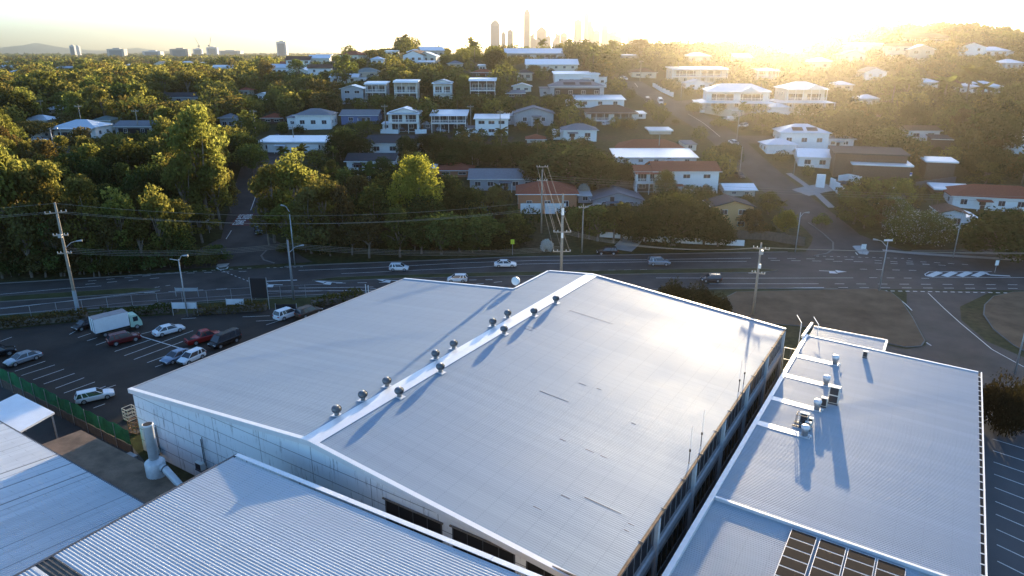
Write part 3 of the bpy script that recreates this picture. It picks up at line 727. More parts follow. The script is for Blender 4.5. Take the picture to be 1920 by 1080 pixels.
# solar panels
SPF = MB().box(0,1.66,0,1.02,0,.035).mesh("panel_frame", mat("aluminium_frame",(.75,.76,.77),.5,.2,var=0))
SPC = MB().box(.035,1.625,.03,.99,.036,.040).mesh("panel_cells", mat("dark_solar_cells",(.032,.026,.023),.85,.0,var=.15,scale=2,spec=.05))
colp = [(1484,994),(1537,1013),(1590,1032),(1645,1052)]
for ci, cpx in enumerate(colp):
    q = RP(*cpx, zr(8)-.05)
    cn = ["left-hand", "second", "third", "right-hand"][ci]
    for r_ in range(7 - ci):
        rn = ["top","second","third","fourth","fifth","sixth","seventh"][r_]
        y = YS - .45 - (r_+1)*1.06; xx = q.x
        o = thing("solar_panel", f"dark solar panel in the {cn} column, {rn} down from the white step flashing", "solar panel", to_world(xx+RX0, y+RY0, zr(xx)-.06), -A0, "solar panels on the right roof")
        o.rotation_euler = (0, math.atan(.022), -A0)
        put("frame", SPF, o); put("cells", SPC, o)

# --- front sheds ---
FS = thing("front_shed", "ribbed silver-white metal roofed shed at the bottom centre in front of the warehouse gable wall", "shed", to_world(19.4,-3.1), -A0)
def zf(x): return 7.75 + .038*x
DW = 34.
mb = MB(); 
ya = LP(90,1030,7.8).y + 3.1; 
ribbed(mb, [.1, DW], -45, ya-1.1, lambda x,y: zf(x), .20, .015); ribbed(mb, [.1, DW], ya-.1, -.4, lambda x,y: zf(x), .20, .015)
mb.build("roof", sheet_mat("ribbed_shed_roof", (.44,.48,.52), .55, .15, "x", .8, .3, .06, 1.7), FS)
mb = MB(); ribbed(mb, [.1, DW], ya-1.1, ya-.1, lambda x,y: zf(x)-.03, .25, .05)
mb.build("skylight_strip", mat("dirty_skylight_sheet", (.10,.085,.07), .6, var=.35, scale=2), FS)
mb = MB()
for k in range(6):
    x0, x1 = .1+k*DW/6, .1+(k+1)*DW/6-.02; dz = .008*(k%2)
    mb.slab([(x0,-.28,zf(x0)+.09+dz),(x1,-.28,zf(x1)+.09+dz),(x1,.08,zf(x1)+.09+dz),(x0,.08,zf(x0)+.09+dz)], .04)
    mb.slab([(x0,.05,zf(x0)+.045),(x1,.05,zf(x1)+.045),(x1,.08,zf(x1)+.045),(x0,.08,zf(x0)+.045)], .3)
mb.build("verge_capping", M_flash, FS)
MB().box(-.08,.09,-45,.0,zf(0)-.1,zf(0)+.03).build("gutter", M_dkgrey, FS)
MB().box(.2,DW-.1,-45,-.1,0,7.4).build("wall", mat("side_building_wall"), FS)
LS = thing("left_shed", "weathered blue-white corrugated roofed shed at the lower left edge of the picture", "shed", to_world(-22,-7.6), -A0)
mb = MB(); ribbed(mb, [-34, 0], 0, 38.4, lambda x,y: 4.0 - .105*y, .24, .045, along='y')
mb.build("roof", sheet_mat("old_corrugated_roof", (.58,.61,.63), .7, .0, "y", .8, .55, .14, 1.2, .12), LS)
MB().box(.2,38.2,-34,-.4,0,3.7).build("wall", mat("side_building_wall"), LS)
MB().box(0,38.4,-.02,.12,3.85,4.02).build("gutter", M_dkgrey, LS)
a, b, c = LP(127,816,3.7), LP(262,893,3.7), LP(82,830,3.9)
LT = thing("lean_to", "rust-stained brown corrugated lean-to roof against the edge of the lower left shed", "lean-to", to_world(a.x,-7.45), -A0)
mb = MB(); ribbed(mb, [0, 16.5-a.x], .1, 3.2, lambda x,y: 3.9-.06*y, .16, .03, along='x')
mb2 = MB(); ribbed(mb2, [.0, 3.3], 0, 16.5-a.x, lambda x,y: 3.86-.06*y, .16, .03, along='y')
mb2.build("roof", mat("rusty_brown_sheeting", (.22,.15,.10), .75, var=.35, scale=.7), LT)
m_ = MB()
for k in range(4): m_.box(.1+k*4.6,.22+k*4.6,3.05,3.17,0,3.66)
m_.build("posts", M_dktimber, LT)
AW = thing("flat_awning", "flat white awning roof beside the green mesh fence at the left edge", "awning", to_world(*LP(32,812,3.9).xy), -A0)
q = [LP(32,812,3.9), LP(102,773,3.9), LP(32,738,3.9), LP(-60,782,3.9), LP(-60,835,3.9)]; o_ = q[0]
MB().slab([(p.x-o_.x,p.y-o_.y,3.9) for p in q], .18).build("roof", M_tinw, AW)
m_ = MB()
for p in q[:3]: m_.box((p.x-o_.x)*.92-.06,(p.x-o_.x)*.92+.06,(p.y-o_.y)*.92-.06,(p.y-o_.y)*.92+.06,0,3.71)
m_.build("post_set", M_galv, AW)
# green mesh fence
fa, fb = pz(-70,686,0), pz(250,852,0)
ln = (fb-fa).length; ang = math.atan2(fb.y-fa.y, fb.x-fa.x)
GF = thing("mesh_fence", "green shade-cloth fence on a timber base between the car park and the sheds", "fence", fa, ang)
mb = MB(); n = 60
vs = [];
for i in range(n+1):
    x = ln*i/n; sag = .10*math.sin(i*1.7)+.06*math.sin(i*.6)
    vs += [(x, .05*math.sin(i*2.1), 1.0), (x, .08*math.sin(i*1.3+1), 1.7), (x, .05*math.sin(i*.9), 2.55+sag)]
for i in range(n): mb.add([], [])
mb.add(vs, [(3*i+j, 3*(i+1)+j, 3*(i+1)+j+1, 3*i+j+1) for i in range(n) for j in (0,1)])
gm = mat("green_shade_cloth", (.012,.13,.05), .8, var=.4, scale=.6)
mb.build("shade_cloth", gm, GF)
m_ = MB()
for k in range(int(ln/2.6)+1): m_.tube([(k*2.6,-.12,0),(k*2.6,-.12,2.6)], .035, 6)
m_.build("posts", M_galv, GF); MB().box(0,ln,-.06,.06,0,.98).build("timber_base", M_dktimber, GF)
# dust collector
dc = to_world(10.6,-4.6)
D = thing("dust_extractor", "grey-white cylindrical dust extractor with a tall chimney pipe, standing between shed and warehouse wall", "dust extractor", dc, -A0); D.scale = (.86,.86,.98)
mc = mat("pale_painted_steel", (.55,.57,.58), .45, .2, var=.12, scale=2)
MB().lathe(0,0,[(.25,1.2),(.85,3.2),(.88,3.25),(.88,5.0),(.80,5.08),(.46,5.3)], 28).build("body", mc, D, True)
mb = MB(); mb.lathe(0,0,[(.43,5.28),(.43,8.3),(.47,8.32),(.47,8.5),(.44,8.5),(.40,8.2)], 24); mb.build("chimney", mc, D, True)
MB().lathe(0,0,[(.38,8.47),(.38,8.485)], 20).build("chimney_mouth", M_black, D)
m_ = MB()
for x in (-1,1):
    for y in (-1,1): m_.box(x-.05,x+.05,y-.05,y+.05,0,3.4)
m_.build("legs", M_galv, D); m_ = MB(); m_.box(-1.05,1.05,-1.05,-.95,3.25,3.35).box(-1.05,1.05,.95,1.05,3.25,3.35).box(-1.05,-.95,-1.05,1.05,3.36,3.42).box(.95,1.05,-1.05,1.05,3.36,3.42)
m_.bar((-1,-1,.3),(1,-1,3.2),.06).bar((1,-1,.3),(1,1,3.2),.06); m_.build("support_frame", M_galv, D)
MB().tube([(.7,.1,4.7),(1.3,.15,4.65),(3.4,.2,3.6),(4.6,-.2,3.0),(5.2,-1,2.6)], .32, 14).build("duct", mc, D, True)
m_ = MB(); m_.tube([(1.25,.15,4.67),(1.33,.15,4.64)], .37, 14).tube([(3.3,.2,3.66),(3.4,.2,3.6)], .37, 14); m_.build("duct_bands", M_dkgrey, D)
# condensers on the warehouse wall
for px, py, h, lab in ((293,838,3.0,"condenser box with one pipe at the gable wall foot, behind the chimney"), (378,866,3.2,"condenser box with two pipes at the gable wall foot, just left of the front shed")):
    b_ = onwall(px+2, py); o = acunit(to_world(b_.x,-.75,b_.z-.35), .9,.4,.75, lab, 0, 1)
    MB().tube([(.6,.55,.4),(.6,.55,h-.3)], .05, 6).tube([(.8,.55,.3),(.8,.55,h)], .035, 6).build("pipes", M_dkgrey, o)
    MB().box(.1,.16,.3,.72,-.05,.0).build("bracket", M_dkgrey, o); MB().box(.7,.76,.3,.72,-.05,.0).build("bracket", M_dkgrey, o)
# scrap cage by the corner
for i, (px, py, lab) in enumerate(((232,775,"white tubular stillage cage at the warehouse corner, behind the green fence"), (243,800,"rust-orange stacked pallet cage between the green fence and the warehouse corner"))):
    o = thing("wire_cage", lab, "cage", pz(px,py+12,0), -A0+.2*i)
    m_ = MB(); s = 1.0
    for x in (0,.5,1):
        for y in (0,1): m_.bar((x*s,y*s,0),(x*s,y*s,1.3), .05)
    for z in (.1,.5,.9,1.3): m_.bar((0,0,z),(s,0,z),.05).bar((0,s,z),(s,s,z),.05).bar((0,0,z),(0,s,z),.05).bar((s,0,z),(s,s,z),.05)
    m_.build("cage_frame", M_cream if i == 0 else mat("rusty_orange",(.28,.15,.08),.8,var=.3,scale=4), o)
    MB().box(-.05,s+.05,-.05,s+.05,-.01,.08).build("pallet", M_dktimber, o)
o = thing("storage_crate", "grey plastic crate lying in the shaded yard left of the chimney", "crate", to_world(*LP(230,905-40,.2).xy), -A0)
MB().box(0,1.1,0,.8,.02,.7).build("body", M_greyw, o); MB().box(-.04,1.14,-.04,.84,.705,.78).build("rim", M_galv, o)

# ---------------- houses ----------------
HOUSES = []; KEEP = []; LAND = []
SIZES = []; HR = random.Random(3)
def win_row(o, x0, x1, z, w, h, n, face='-y', y=0, fm=None, mull=1):
    for k in range(n):
        c = x0 + (x1-x0)*(k+.5)/n
        if face == '-y': window(o, c-w/2, y, z, w, h, '-y', mull, fm)
        elif face == '-x': window(o, y, c+w/2, z, w, h, '-x', mull, fm)
        else: window(o, y, c-w/2, z, w, h, '+x', mull, fm)
def roof_mesh(mb, kind, w, d, h, pitch, oh=.5, y0=0):
    """roof over the rectangle 0..w, y0..y0+d, eaves at height h"""
    x0, x1, a, b = -w/2-oh, w/2+oh, y0-oh, y0+d+oh; t = math.tan(R(pitch)); th = .16; z = h - .02
    if kind == 'hip':
        half = min((x1-x0), (b-a))/2; r = half*t; e = [(x0,a,z),(x1,a,z),(x1,b,z),(x0,b,z)]
        if (x1-x0) >= (b-a): R_ = [(x0+half,(a+b)/2,z+r),(x1-half,(a+b)/2,z+r)]; fs = [(0,1,5,4),(1,2,5),(2,3,4,5),(3,0,4)]
        else: R_ = [((x0+x1)/2,a+half,z+r),((x0+x1)/2,b-half,z+r)]; fs = [(0,1,4),(1,2,5,4),(2,3,5),(3,0,4,5)]
        lo = [(p[0],p[1],p[2]-th) for p in e]
        mb.add(e+R_+lo, fs+[(0,6,7,1),(1,7,8,2),(2,8,9,3),(3,9,6,0),(6,9,8,7)]); return r
    if kind == 'gf':                                    # ridge runs away from the camera, gable in front
        r = (x1-x0)/2*t; top = [(x0,a,z),((x0+x1)/2,a,z+r),(x1,a,z),(x1,b,z),((x0+x1)/2,b,z+r),(x0,b,z)]
        mb.slab([top[0],top[1],top[4],top[5]], th); mb.slab([top[1],top[2],top[3],top[4]], th); return r
    if kind == 'gs':
        r = (b-a)/2*t; m = (a+b)/2
        mb.slab([(x0,a,z),(x1,a,z),(x1,m,z+r),(x0,m,z+r)], th); mb.slab([(x0,m,z+r),(x1,m,z+r),(x1,b,z),(x0,b,z)], th); return r
    if kind == 'skil':
        r = (b-a)*t; mb.slab([(x0,a,z+.05),(x1,a,z+.05),(x1,b,z+r),(x0,b,z+r)], th+.05); return r
    r = (b-a)*.04; mb.slab([(x0,a,z+.2),(x1,a,z+.2),(x1,b,z+r+.2),(x0,b,z+r+.2)], th+.2); return r
def house(x0, x1, ye, yb, kind, rc, wc, label, yaw=0, d=None, pitch=20, cat="house", name="house", ex="", fm=None, side=1, short=None, group=None, oh=.5):
    cx = (x0+x1)/2; b = G(cx, yb); dep = proj(b)[2]; w = (x1-x0)/F*dep; h = (yb-ye)/F*dep
    w = max(2.5, w - 2*oh*.8); d = d or min(max(w*.75, 6), 10)
    base = thing(name, label, cat, (b.x, b.y, b.z), R(yaw), group)
    low = min(hz(b.x+sx*w/2, b.y+sy) for sx in (-1,1) for sy in (0,d)) - b.z - .5
    SIZES.append((name, cx, yb, round(w,1), round(h,1), round(b.y)))
    wall = MB().box(-w/2,w/2,0,d,min(low,-.3),h)
    rmb = MB(); r = roof_mesh(rmb, kind, w, d, h+.17, pitch, oh); 
    if kind == 'gf':
        for y in (0, d-.02):
            rr = r*(w/2)/(w/2+oh); wall.add([(-w/2,y,h),(w/2,y,h),(0,y,h+rr),(-w/2,y+.02,h),(w/2,y+.02,h),(0,y+.02,h+rr)], [(0,1,2),(5,4,3),(0,2,5,3),(1,4,5,2)])
    if kind == 'gs':
        for x in (-w/2, w/2-.02):
            rr = r*(d/2)/(d/2+oh); wall.add([(x,0,h),(x,d,h),(x,d/2,h+rr),(x+.02,0,h),(x+.02,d,h),(x+.02,d/2,h+rr)], [(0,2,1),(3,4,5),(0,3,5,2),(1,2,5,4)])
    wall.box(-w/2-.02,w/2+.02,-.02,d+.02,min(low,-.3)-.01,.12) if dep < 300 and kind != 'flat' else None
    wall.build("wall", wc, base)
    ro = rmb.build("roof", rc, base)
    if kind in ('hip','gs','skil','gf') and dep < 330:
        g = MB().box(-w/2-oh-.1,w/2+oh+.1,-oh-.12,-oh-.005,h-.0,h+.13) if kind != 'gf' else MB().box(-w/2-oh-.12,-w/2-oh-.005,-oh,d+oh,h,h+.12)
        g.build("gutter", M_white, base)
    fm = fm or M_white; st = 2 if h > 4.7 else 1; fh = h/st
    if 'n' not in ex:
        n = max(2, int(w/HR.uniform(2.7,4.2))); wk = HR.uniform(1.0,2.0)
        for s in range(st):
            if s == 0 and st == 2 and 'g' in ex: continue
            if s == st-1 and 'v' in ex: continue
            zz = s*fh + fh*.38
            win_row(base, -w/2+.4, w/2-.4, zz, min(wk, w/n*.6), min(1.25, fh*.42), n, '-y', 0, fm)
        for s in range(st):
            zz = s*fh + fh*.4
            if b.x > 0: win_row(base, .5, d-.5, zz, 1.2, min(1.1, fh*.4), 2, '-x', -w/2, fm)
            else: win_row(base, .5, d-.5, zz, 1.2, min(1.1, fh*.4), 2, '+x', w/2, fm)
    if 'v' in ex:                                       # raised verandah with posts and rail
        fz = (st-1)*fh; dv = 1.9
        MB().box(-w/2,w/2,-dv,-.01,fz-.1,fz+.12).build("verandah_deck", M_white, base)
        for k in range(int(w/3)+2):
            x = -w/2+.1+(w-.2)*k/(int(w/3)+1)
            MB().box(x-.07,x+.07,-dv+.02,-dv+.16,(min(low,-.3)),h-.02).build("post", M_white, base)
        rl = MB().box(-w/2,w/2,-dv+.04,-dv+.10,fz+.95,fz+1.05); 
        nb = int(w/.45)
        for k in range(nb): x = -w/2+w*(k+.5)/nb; rl.box(x-.04,x+.04,-dv+.05,-dv+.09,fz+.12,fz+.95)
        rl.build("railing", M_white, base)
        window(base, -w*.42, 0, fz+.15, w*.36, min(2.1, fh*.8), '-y', 2, fm); window(base, w*.05, 0, fz+.15, w*.36, min(2.1, fh*.8), '-y', 2, fm)
        vr = MB(); vr.slab([(-w/2-.4,-dv-.3,h-.12),(w/2+.4,-dv-.3,h-.12),(w/2+.4,-.3,h+.14),(-w/2-.4,-.3,h+.14)], .1); vr.build("verandah_roof", rc, base)
    if 'k' in ex:                                       # skirt roof and front gable of the grand houses
        z = fh*1.02
        MB().slab([(-w/2-2.4,-4.0,z-.5),(w/2+2.4,-4.0,z-.5),(w/2+.2,-1.95,z+.0),(-w/2-.2,-1.95,z+.0)], .12).slab([(-w/2-2.4,-4.0,z-.5),(-w/2-.2,-1.95,z),(-w/2-.2,d,z),(-w/2-2.4,d+1,z-.5)], .12).build("skirt_roof", rc, base)
        for k in range(6): x = -w/2-2.1+(w+4.2)*k/5; MB().box(x-.1,x+.1,-3.8,-3.6,min(low,-.3)-1.5,z-.55).build("post", M_white, base)
        MB().box(-w/2-2.3,w/2+2.3,-3.95,-3.85,-.4,.7).build("balustrade", M_white, base)
        gx = w*.18; ra = 1.5
        MB().slab([(gx-2.6,-2.4,h),(gx,-2.4,h+ra),(gx,1.5,h+ra),(gx-2.6,1.5,h)],.12).slab([(gx,-2.4,h+ra),(gx+2.6,-2.4,h),(gx+2.6,1.5,h),(gx,1.5,h+ra)],.12).add([(gx-2.4,-2.2,h-.1),(gx+2.4,-2.2,h-.1),(gx,-2.2,h+ra-.15)],[(0,1,2)]).build("front_gable", rc, base)
    if 'g' in ex:
        for gx0, gx1 in (((-.46,-.10),(-.04,.32)) if '2' in ex else ((-.38,.38),)): MB().box(w*gx0,w*gx1,-.05,.0,.02,min(2.3, fh*.85)).build("garage_door", M_white if 'G' not in ex else M_dkgrey, base)
    if 'o' in ex:                                       # flat black panel painting the shade of an open undercroft
        MB().box(-w*.42,w*.42,-.04,.0,.1,fh*.85).build("undercroft_shade_panel", M_black, base)
    if 's' in ex:
        zr_ = h + (d*.25+oh)*math.tan(R(pitch)) + .1
        for k in range(2):
            t = math.tan(R(pitch)); y0_, y1_ = .6, 2.6; x = -w*.25 + k*w*.3
            MB().slab([(x,y0_,h+.17+(y0_+oh)*t+.08),(x+w*.22,y0_,h+.17+(y0_+oh)*t+.08),(x+w*.22,y1_,h+.17+(y1_+oh)*t+.08),(x,y1_,h+.17+(y1_+oh)*t+.08)], .05).build("rooftop_solar", M_tindk, base)
    if 't' in ex:                                       # outside stair
        sm = MB()
        for k in range(8): sm.box(-w/2-.2-(.35*k)-.35,-w/2-.2-.35*k,-1.2,-.2,h*.5-(k+1)*.36-.06,h*.5-(k+1)*.36)
        sm.bar((-w/2-.2,-.2,h*.5+.8),(-w/2-3.0,-.2,-.3+.8),.06); sm.build("outside_stair", M_white, base)
    if 'c' in ex: MB().box(w*.2,w*.2+.7,d*.5,d*.5+.7,h,h+r+.9).build("chimney", M_orange, base)
    q_ = HR.random()
    if 'n' not in ex and w > 7.5 and q_ < .55 and group is None:          # lean-to wing with its own low roof
        sd = 1 if HR.random() < .5 else -1; aw = min(3.4, w*.28); ah = max(2.0, fh*.82); ad = d*.7; xw = sd*(w/2+aw/2)
        MB().box(xw-aw/2,xw+aw/2,d*.2,d*.2+ad,min(low,-.3),ah).build("side_wing", wc, base)
        MB().slab([(xw-aw/2-.3*(sd<0),d*.2-.4,ah+.06+(.35 if sd<0 and 0 else 0)),(xw+aw/2+.3*(sd>0),d*.2-.4,ah+.06),(xw+aw/2+.3*(sd>0),d*.2+ad+.3,ah+.30),(xw-aw/2-.3*(sd<0),d*.2+ad+.3,ah+.30)], .12).build("wing_roof", HR.choice([rc, M_tin, M_tingr, M_tinw]), base)
        if dep < 300: window(base, xw-.6, d*.2, ah*.42, 1.2, .95, '-y', 1, fm)
    if 'n' not in ex and 'v' not in ex and w > 8 and HR.random() < .45 and group is None:      # small porch
        px_ = HR.uniform(-.25,.25)*w
        MB().slab([(px_-1.5,-1.7,fh*.78),(px_+1.5,-1.7,fh*.78),(px_+1.5,-.02,fh*.86),(px_-1.5,-.02,fh*.86)], .08).build("porch_roof", rc, base)
        for xx_ in (px_-1.4, px_+1.4): MB().box(xx_-.06,xx_+.06,-1.62,-1.5,min(low,-.3),fh*.77).build("post", M_white, base)
        MB().box(px_-.45,px_+.45,-.05,-.0,.05,2.0).build("door", M_brown, base)
    rp = r/dep*F*1.0
    KEEP.append((x0, ye - 10, x1, yb, b.y)); HOUSES.append((b.x, b.y, max(w, d)*.62))
    LAND.append((cx, (ye+yb)/2, short or label)) if short else None
    return base
Wt, Tn, Tw, Tg, Td, Rd, Bn = M_white, M_tin, M_tinw, M_tingr, M_tindk, M_red, M_brn
HS = [
(553,624,217,243,'hip',Tg,Wt,"white weatherboard house with grey hip roof and outside stair, left-centre middle row","t","the hip-roofed white house"),
(638,711,217,233,'gs',Tg,M_bluew,"long house with dull grey roof and blue end wall, left of the white gabled house","","the long blue-walled house"),
(729,789,213,247,'gf',Tn,Wt,"white two-storey gabled house with pale blue roof, balcony and white front fence","vo","the white gabled house"),
(808,877,216,246,'skil',Tn,M_dkgrey,"dark open-fronted house under a wide pale blue skillion roof","vo","the blue skillion-roofed house"),
(889,955,224,254,'skil',Tn,Wt,"white modern house with two stepped pale blue skillion roofs beside a leaning pole","G","the stepped skillion house"),
(639,684,168,194,'gf',Tn,M_greyw,"grey two-storey gabled house at the left end of the upper row","","the grey gabled house"),
(686,728,158,189,'flat',Tw,M_greyw,"boxy pale two-storey house with balcony, second in the upper row","vo","the boxy balcony house"),
(740,786,155,194,'flat',Tw,M_beige,"boxy cream house with brown lower storey, third in the upper row","vo","the boxy cream house"),
(812,850,157,193,'gf',Tn,Wt,"narrow white gabled house with a lower side roof among palms","v","the narrow white gabled house"),
(880,931,152,189,'flat',Tw,M_brown,"tall brown open-fronted house with flat white roof and white corner posts","vo","the tall brown house"),
(618,672,146,157,'gs',Tn,Wt,"wide low house with solar panels behind the grey gabled house","s",None),
(662,712,136,146,'hip',Tgn if False else M_tingn,M_beige,"house with faded green hip roof behind the boxy balcony house","",None),
(686,788,270,291,'gs',Td,Wt,"white house with dark slate roof below the white gabled house's front fence","",  "the slate-roofed white house"),
(648,742,303,321,'gs',Td,Wt,"low white house with near-black roof just above the gum trees","", "the low black-roofed house"),
(815,888,320,332,'hip',Rd,M_orange,"brick house with dull red tiled hip roof, right of the bright yellow-green tree","", "the red-roofed brick house"),
(878,1008,336,357,'gs',Tg,M_greyw,"long grey-walled house with grey metal roof left of the twin timber poles","", "the long grey house"),
(945,1055,100,112,'gs',Tn,Wt,"big white hilltop hall with long pale metal roof against the skyline","v","the hilltop hall"),
(985,1085,122,133,'gs',Tw,M_cream,"tiered white-roofed house just below the hilltop hall","",None),
(1038,1124,141,164,'flat',Tw,Wt,"white-walled flat-roofed house with two small dark windows below the hilltop hall","", "the flat white house"),
(1029,1134,163,185,'hip',Tg,M_greyw,"grey house with solar panels on its hip roof and a tall dark carport opening","so","the grey solar-roofed house"),
(1078,1172,188,202,'skil',Tw,Wt,"low white split-level house with flat pale roofs above the brown-roofed house","",None),
(1098,1195,212,226,'hip',Bn,Wt,"white house with long brown tiled roof and verandah beside hill street","v","the brown-roofed white house"),
(962,1040,214,236,'gf',Tg,M_greyw,"grey weatherboard house with clustered pale gables above the red roof corner","", "the clustered grey gables"),
(1053,1121,245,265,'hip',Tg,Wt,"plain white house with grey hip roof and two tiny windows","", "the plain white hip-roofed house"),
(986,1024,262,268,'hip',Rd,M_cream,"small house showing only a bright red tiled roof behind the dark fig tree","",None),
(1157,1288,280,286,'hip',Rd,M_cream,"house with long low red-brown hip roof behind the pale blue long roof","",None),
(1152,1308,296,309,'skil',Tn,Wt,"long low white house under a straight pale blue roof","", "the long pale blue roof"),
(1222,1348,322,362,'gs',Rd,Wt,"large white two-storey house with red tiled roof and small square windows","", "the white red-tiled house"),
(1187,1240,322,360,'gs',Rd,Wt,"raised white verandah pavilion with its own red roof, left of the white red-tiled house","vo",None),
(1256,1362,131,158,'flat',Tn,M_cream,"long modern flat-roofed two-storey house in the haze beside the hill street","v","the modern long house"),
(1284,1330,157,168,'gf',Tw,Wt,"small white gabled cottage in front of the modern long house","",None),
(1322,1438,172,208,'hip',Tw,Wt,"large ornate white two-storey house with pale hip roof and wraparound verandah","vk","the large ornate white house"),
(1415,1457,133,158,'flat',Tw,Wt,"white cube-shaped modern house in the bright sun haze","v",None),
(1466,1544,168,211,'hip',Tw,M_cream,"cream two-storey house with two curved balconies in the sun haze","vk","the cream balcony house"),
(1443,1480,202,216,'hip',Tw,Wt,"white double garage with pyramid roof before the cream balcony house","g",None),
(1460,1552,250,277,'hip',Tn,Wt,"white two-storey house with grey hip roof and solar strip above the brown box","s","the white solar-strip house"),
(1543,1602,262,277,'skil',Tn,Wt,"white single-storey wing right of the white solar-strip house","",None),
(1434,1494,272,289,'hip',Tn,Wt,"white garage with grey hip roof at the street corner","g",None),
(1497,1640,297,318,'gs',Tw,Wt,"long white house with broad white roof and open carport behind the brown box house","", "the broad white roof"),
(1562,1690,291,338,'flat',Td,M_brown,"large dark brown box-shaped modern house","n","the brown box house"),
(1597,1700,311,345,'flat',Tw,M_brown,"brown wing with a flat bright white roof in front of the dark brown box house","n",None),
(1732,1786,305,338,'flat',Tw,M_brown,"dark slatted pavilion with white-trimmed flat roofs right of the brown box house","n",None),
(1697,1762,246,264,'gs',Bn,Wt,"white-walled house with brown tiled gable roof under tall palms","", "the brown-gabled house"),
(1745,1780,262,282,'skil',Td,M_brown,"dark open patio pavilion with white fascia beside the brown-gabled house","n",None),
(1815,1877,163,178,'hip',Tw,Wt,"pale-roofed white house half hidden by trees near the right edge","", "the pale house near the right edge"),
(1722,1760,155,164,'hip',Tw,Wt,"small house with white hip roof behind the tall palms","",None),
(1595,1660,84,100,'flat',Tw,M_cream,"hazy pale flat-roofed block just under the sun glare","",None),
(1690,1782,71,82,'hip',Bn,M_cream,"hilltop mansion with brown hip roofs in the sun haze on the right skyline","v","the hilltop mansion"),
(1842,1892,96,106,'hip',Tw,Wt,"white house on the right skyline slope among dark trees","",None),
(968,1084,364,401,'hip',Rd,M_orange,"orange brick two-storey house with red hip roof and two white garage doors","g2","the orange brick house"),
(1108,1208,376,386,'gf',Tg,M_greyw,"low house with pale grey-blue metal roof and white ridge vents","", "the low grey-blue roof"),
(1330,1412,388,433,'gf',Td,M_tan,"tan brick house with dark brown gable roof and one white-framed window","", "the tan brick gable house"),
(1357,1418,357,368,'gs',Tw,M_beige,"small outbuilding with pale roof behind the tan brick gable house","",None),
(1118,1141,341,355,'gf',Tg,M_greyw,"small grey garden shed below the long dark hedge","n",None),
(1757,1806,400,431,'gf',Bn,Wt,"long brown-tiled house with white gable end beside the big round flowering tree","", "the brown-tiled gable-end house"),
(1804,1827,410,431,'gf',Tw,Wt,"small white garden shed right of the brown-tiled gable-end house","g",None),
(1790,1960,372,396,'hip',Rd,Wt,"long white-walled house with red-brown tiled roof at the right edge","", "the red-brown tiled house"),
(1752,1818,357,372,'flat',Tw,M_brown,"flat white patio roof on posts behind the red-brown tiled house","n",None),
(44,94,226,240,'hip',Tn,Wt,"house with pale blue pyramid roof behind the spreading dark tree at far left","", "the pale blue pyramid roof"),
(102,184,240,263,'hip',Tn,Wt,"white house with pale blue multi-gabled roof by the upper left street","v","the white house by the upper left street"),
(174,212,227,245,'hip',M_tingn,M_cream,"cream cottage with dark green roof beside the white house by the upper left street","",None),
(216,290,238,256,'gs',Tg,M_greyw,"house with dull grey-green metal roof and white gable, facing a pale fence","o","the grey-green roofed house"),
(58,84,248,262,'flat',Tw,Wt,"white roller-door garage beside the parked white car at far left","g",None),
(84,118,206,214,'hip',Tw,M_beige,"pale-roofed cottage behind the pale blue pyramid roof","",None),
(288,384,183,194,'gs',Td,M_greyw,"long dark-roofed building with small white awnings left of centre","s",None),
(412,446,222,244,'hip',Tg,M_greyw,"tall grey-blue house half hidden behind the tallest gum tree","", "the grey-blue house"),
(446,470,170,182,'hip',Rd,M_cream,"small cream house with red tiled roof in the trees left of centre","",None),
(490,532,222,232,'hip',Rd,M_brown,"dark red-roofed bungalow left of the hip-roofed white house","",None),
(482,504,178,190,'gf',Tw,Wt,"tiny white gabled cottage among palms left of the grey gabled house","",None),
(485,616,268,287,'flat',M_cream if False else Tw,M_beige,"row of low beige garages under one long flat roof","g","the beige garages"),
(1216,1261,246,252,'flat',Tw,M_beige,"small carport with bright white flat roof above the dark hedge","n",None),
(398,446,126,134,'gs',Tw,Wt,"white industrial shed on the middle-left ridge","",None),
(106,148,128,134,'gs',Tn,M_brown,"long blue-grey roofed hall among the far-left trees","",None),
(718,742,87,97,'hip',Bn,Wt,"brown-roofed villa highest on the left-centre ridge","v",None),
(722,748,97,106,'flat',Tw,Wt,"white flat house directly below the ridge's brown-roofed villa","",None),
(763,792,98,108,'hip',Tw,Wt,"pair of white villas right of the ridge's brown-roofed villa","v",None),
(592,624,102,112,'flat',Tn,Wt,"blue-grey modern house on the left end of the centre ridge","",None),
(694,720,112,122,'hip',Tn,Wt,"pale stepped house below the centre ridge among dark trees","",None),
(830,872,88,95,'flat',Tw,Wt,"long white building on the skyline right of the ridge villas","",None),
(1166,1208,105,114,'flat',Tw,M_cream,"cream house among the hilltop gum trees below the skyline","",None),
(960,998,163,173,'gf',Tw,M_cream,"pale low-roofed house left of the grey solar-roofed house","",None),
(968,1000,138,152,'hip',Td,M_beige,"dark-roofed house below the left end of the hilltop hall","",None),
(884,926,137,147,'hip',Rd,M_brown,"red-brown roofed house right behind the tall brown house","",None),
(896,913,124,133,'flat',Tw,Wt,"little white block above the red-brown roof behind the tall brown house","",None),
(784,814,117,123,'skil',Tw,M_beige,"low pale skillion roof in the trees above the boxy cream house","",None),
(838,868,120,127,'hip',Tg,M_beige,"grey hip-roofed house in the trees above the narrow white gabled house","",None),
(948,985,176,184,'gs',Tg,M_brown,"low dark house right of the tall brown house","",None),
(1182,1232,137,146,'hip',Bn,M_cream,"brown-roofed bungalow at the crest of the hill street","",None),
(1560,1600,160,170,'hip',Tw,M_cream,"pale-roofed house in the haze right of the cream balcony house","",None),
(1608,1650,186,196,'hip',Tw,Wt,"white roof glinting among trees left of the tall palms","",None),
(1905,1960,250,258,'gs',Tg,M_beige,"grey roof above the white-walled house at the right edge","",None),
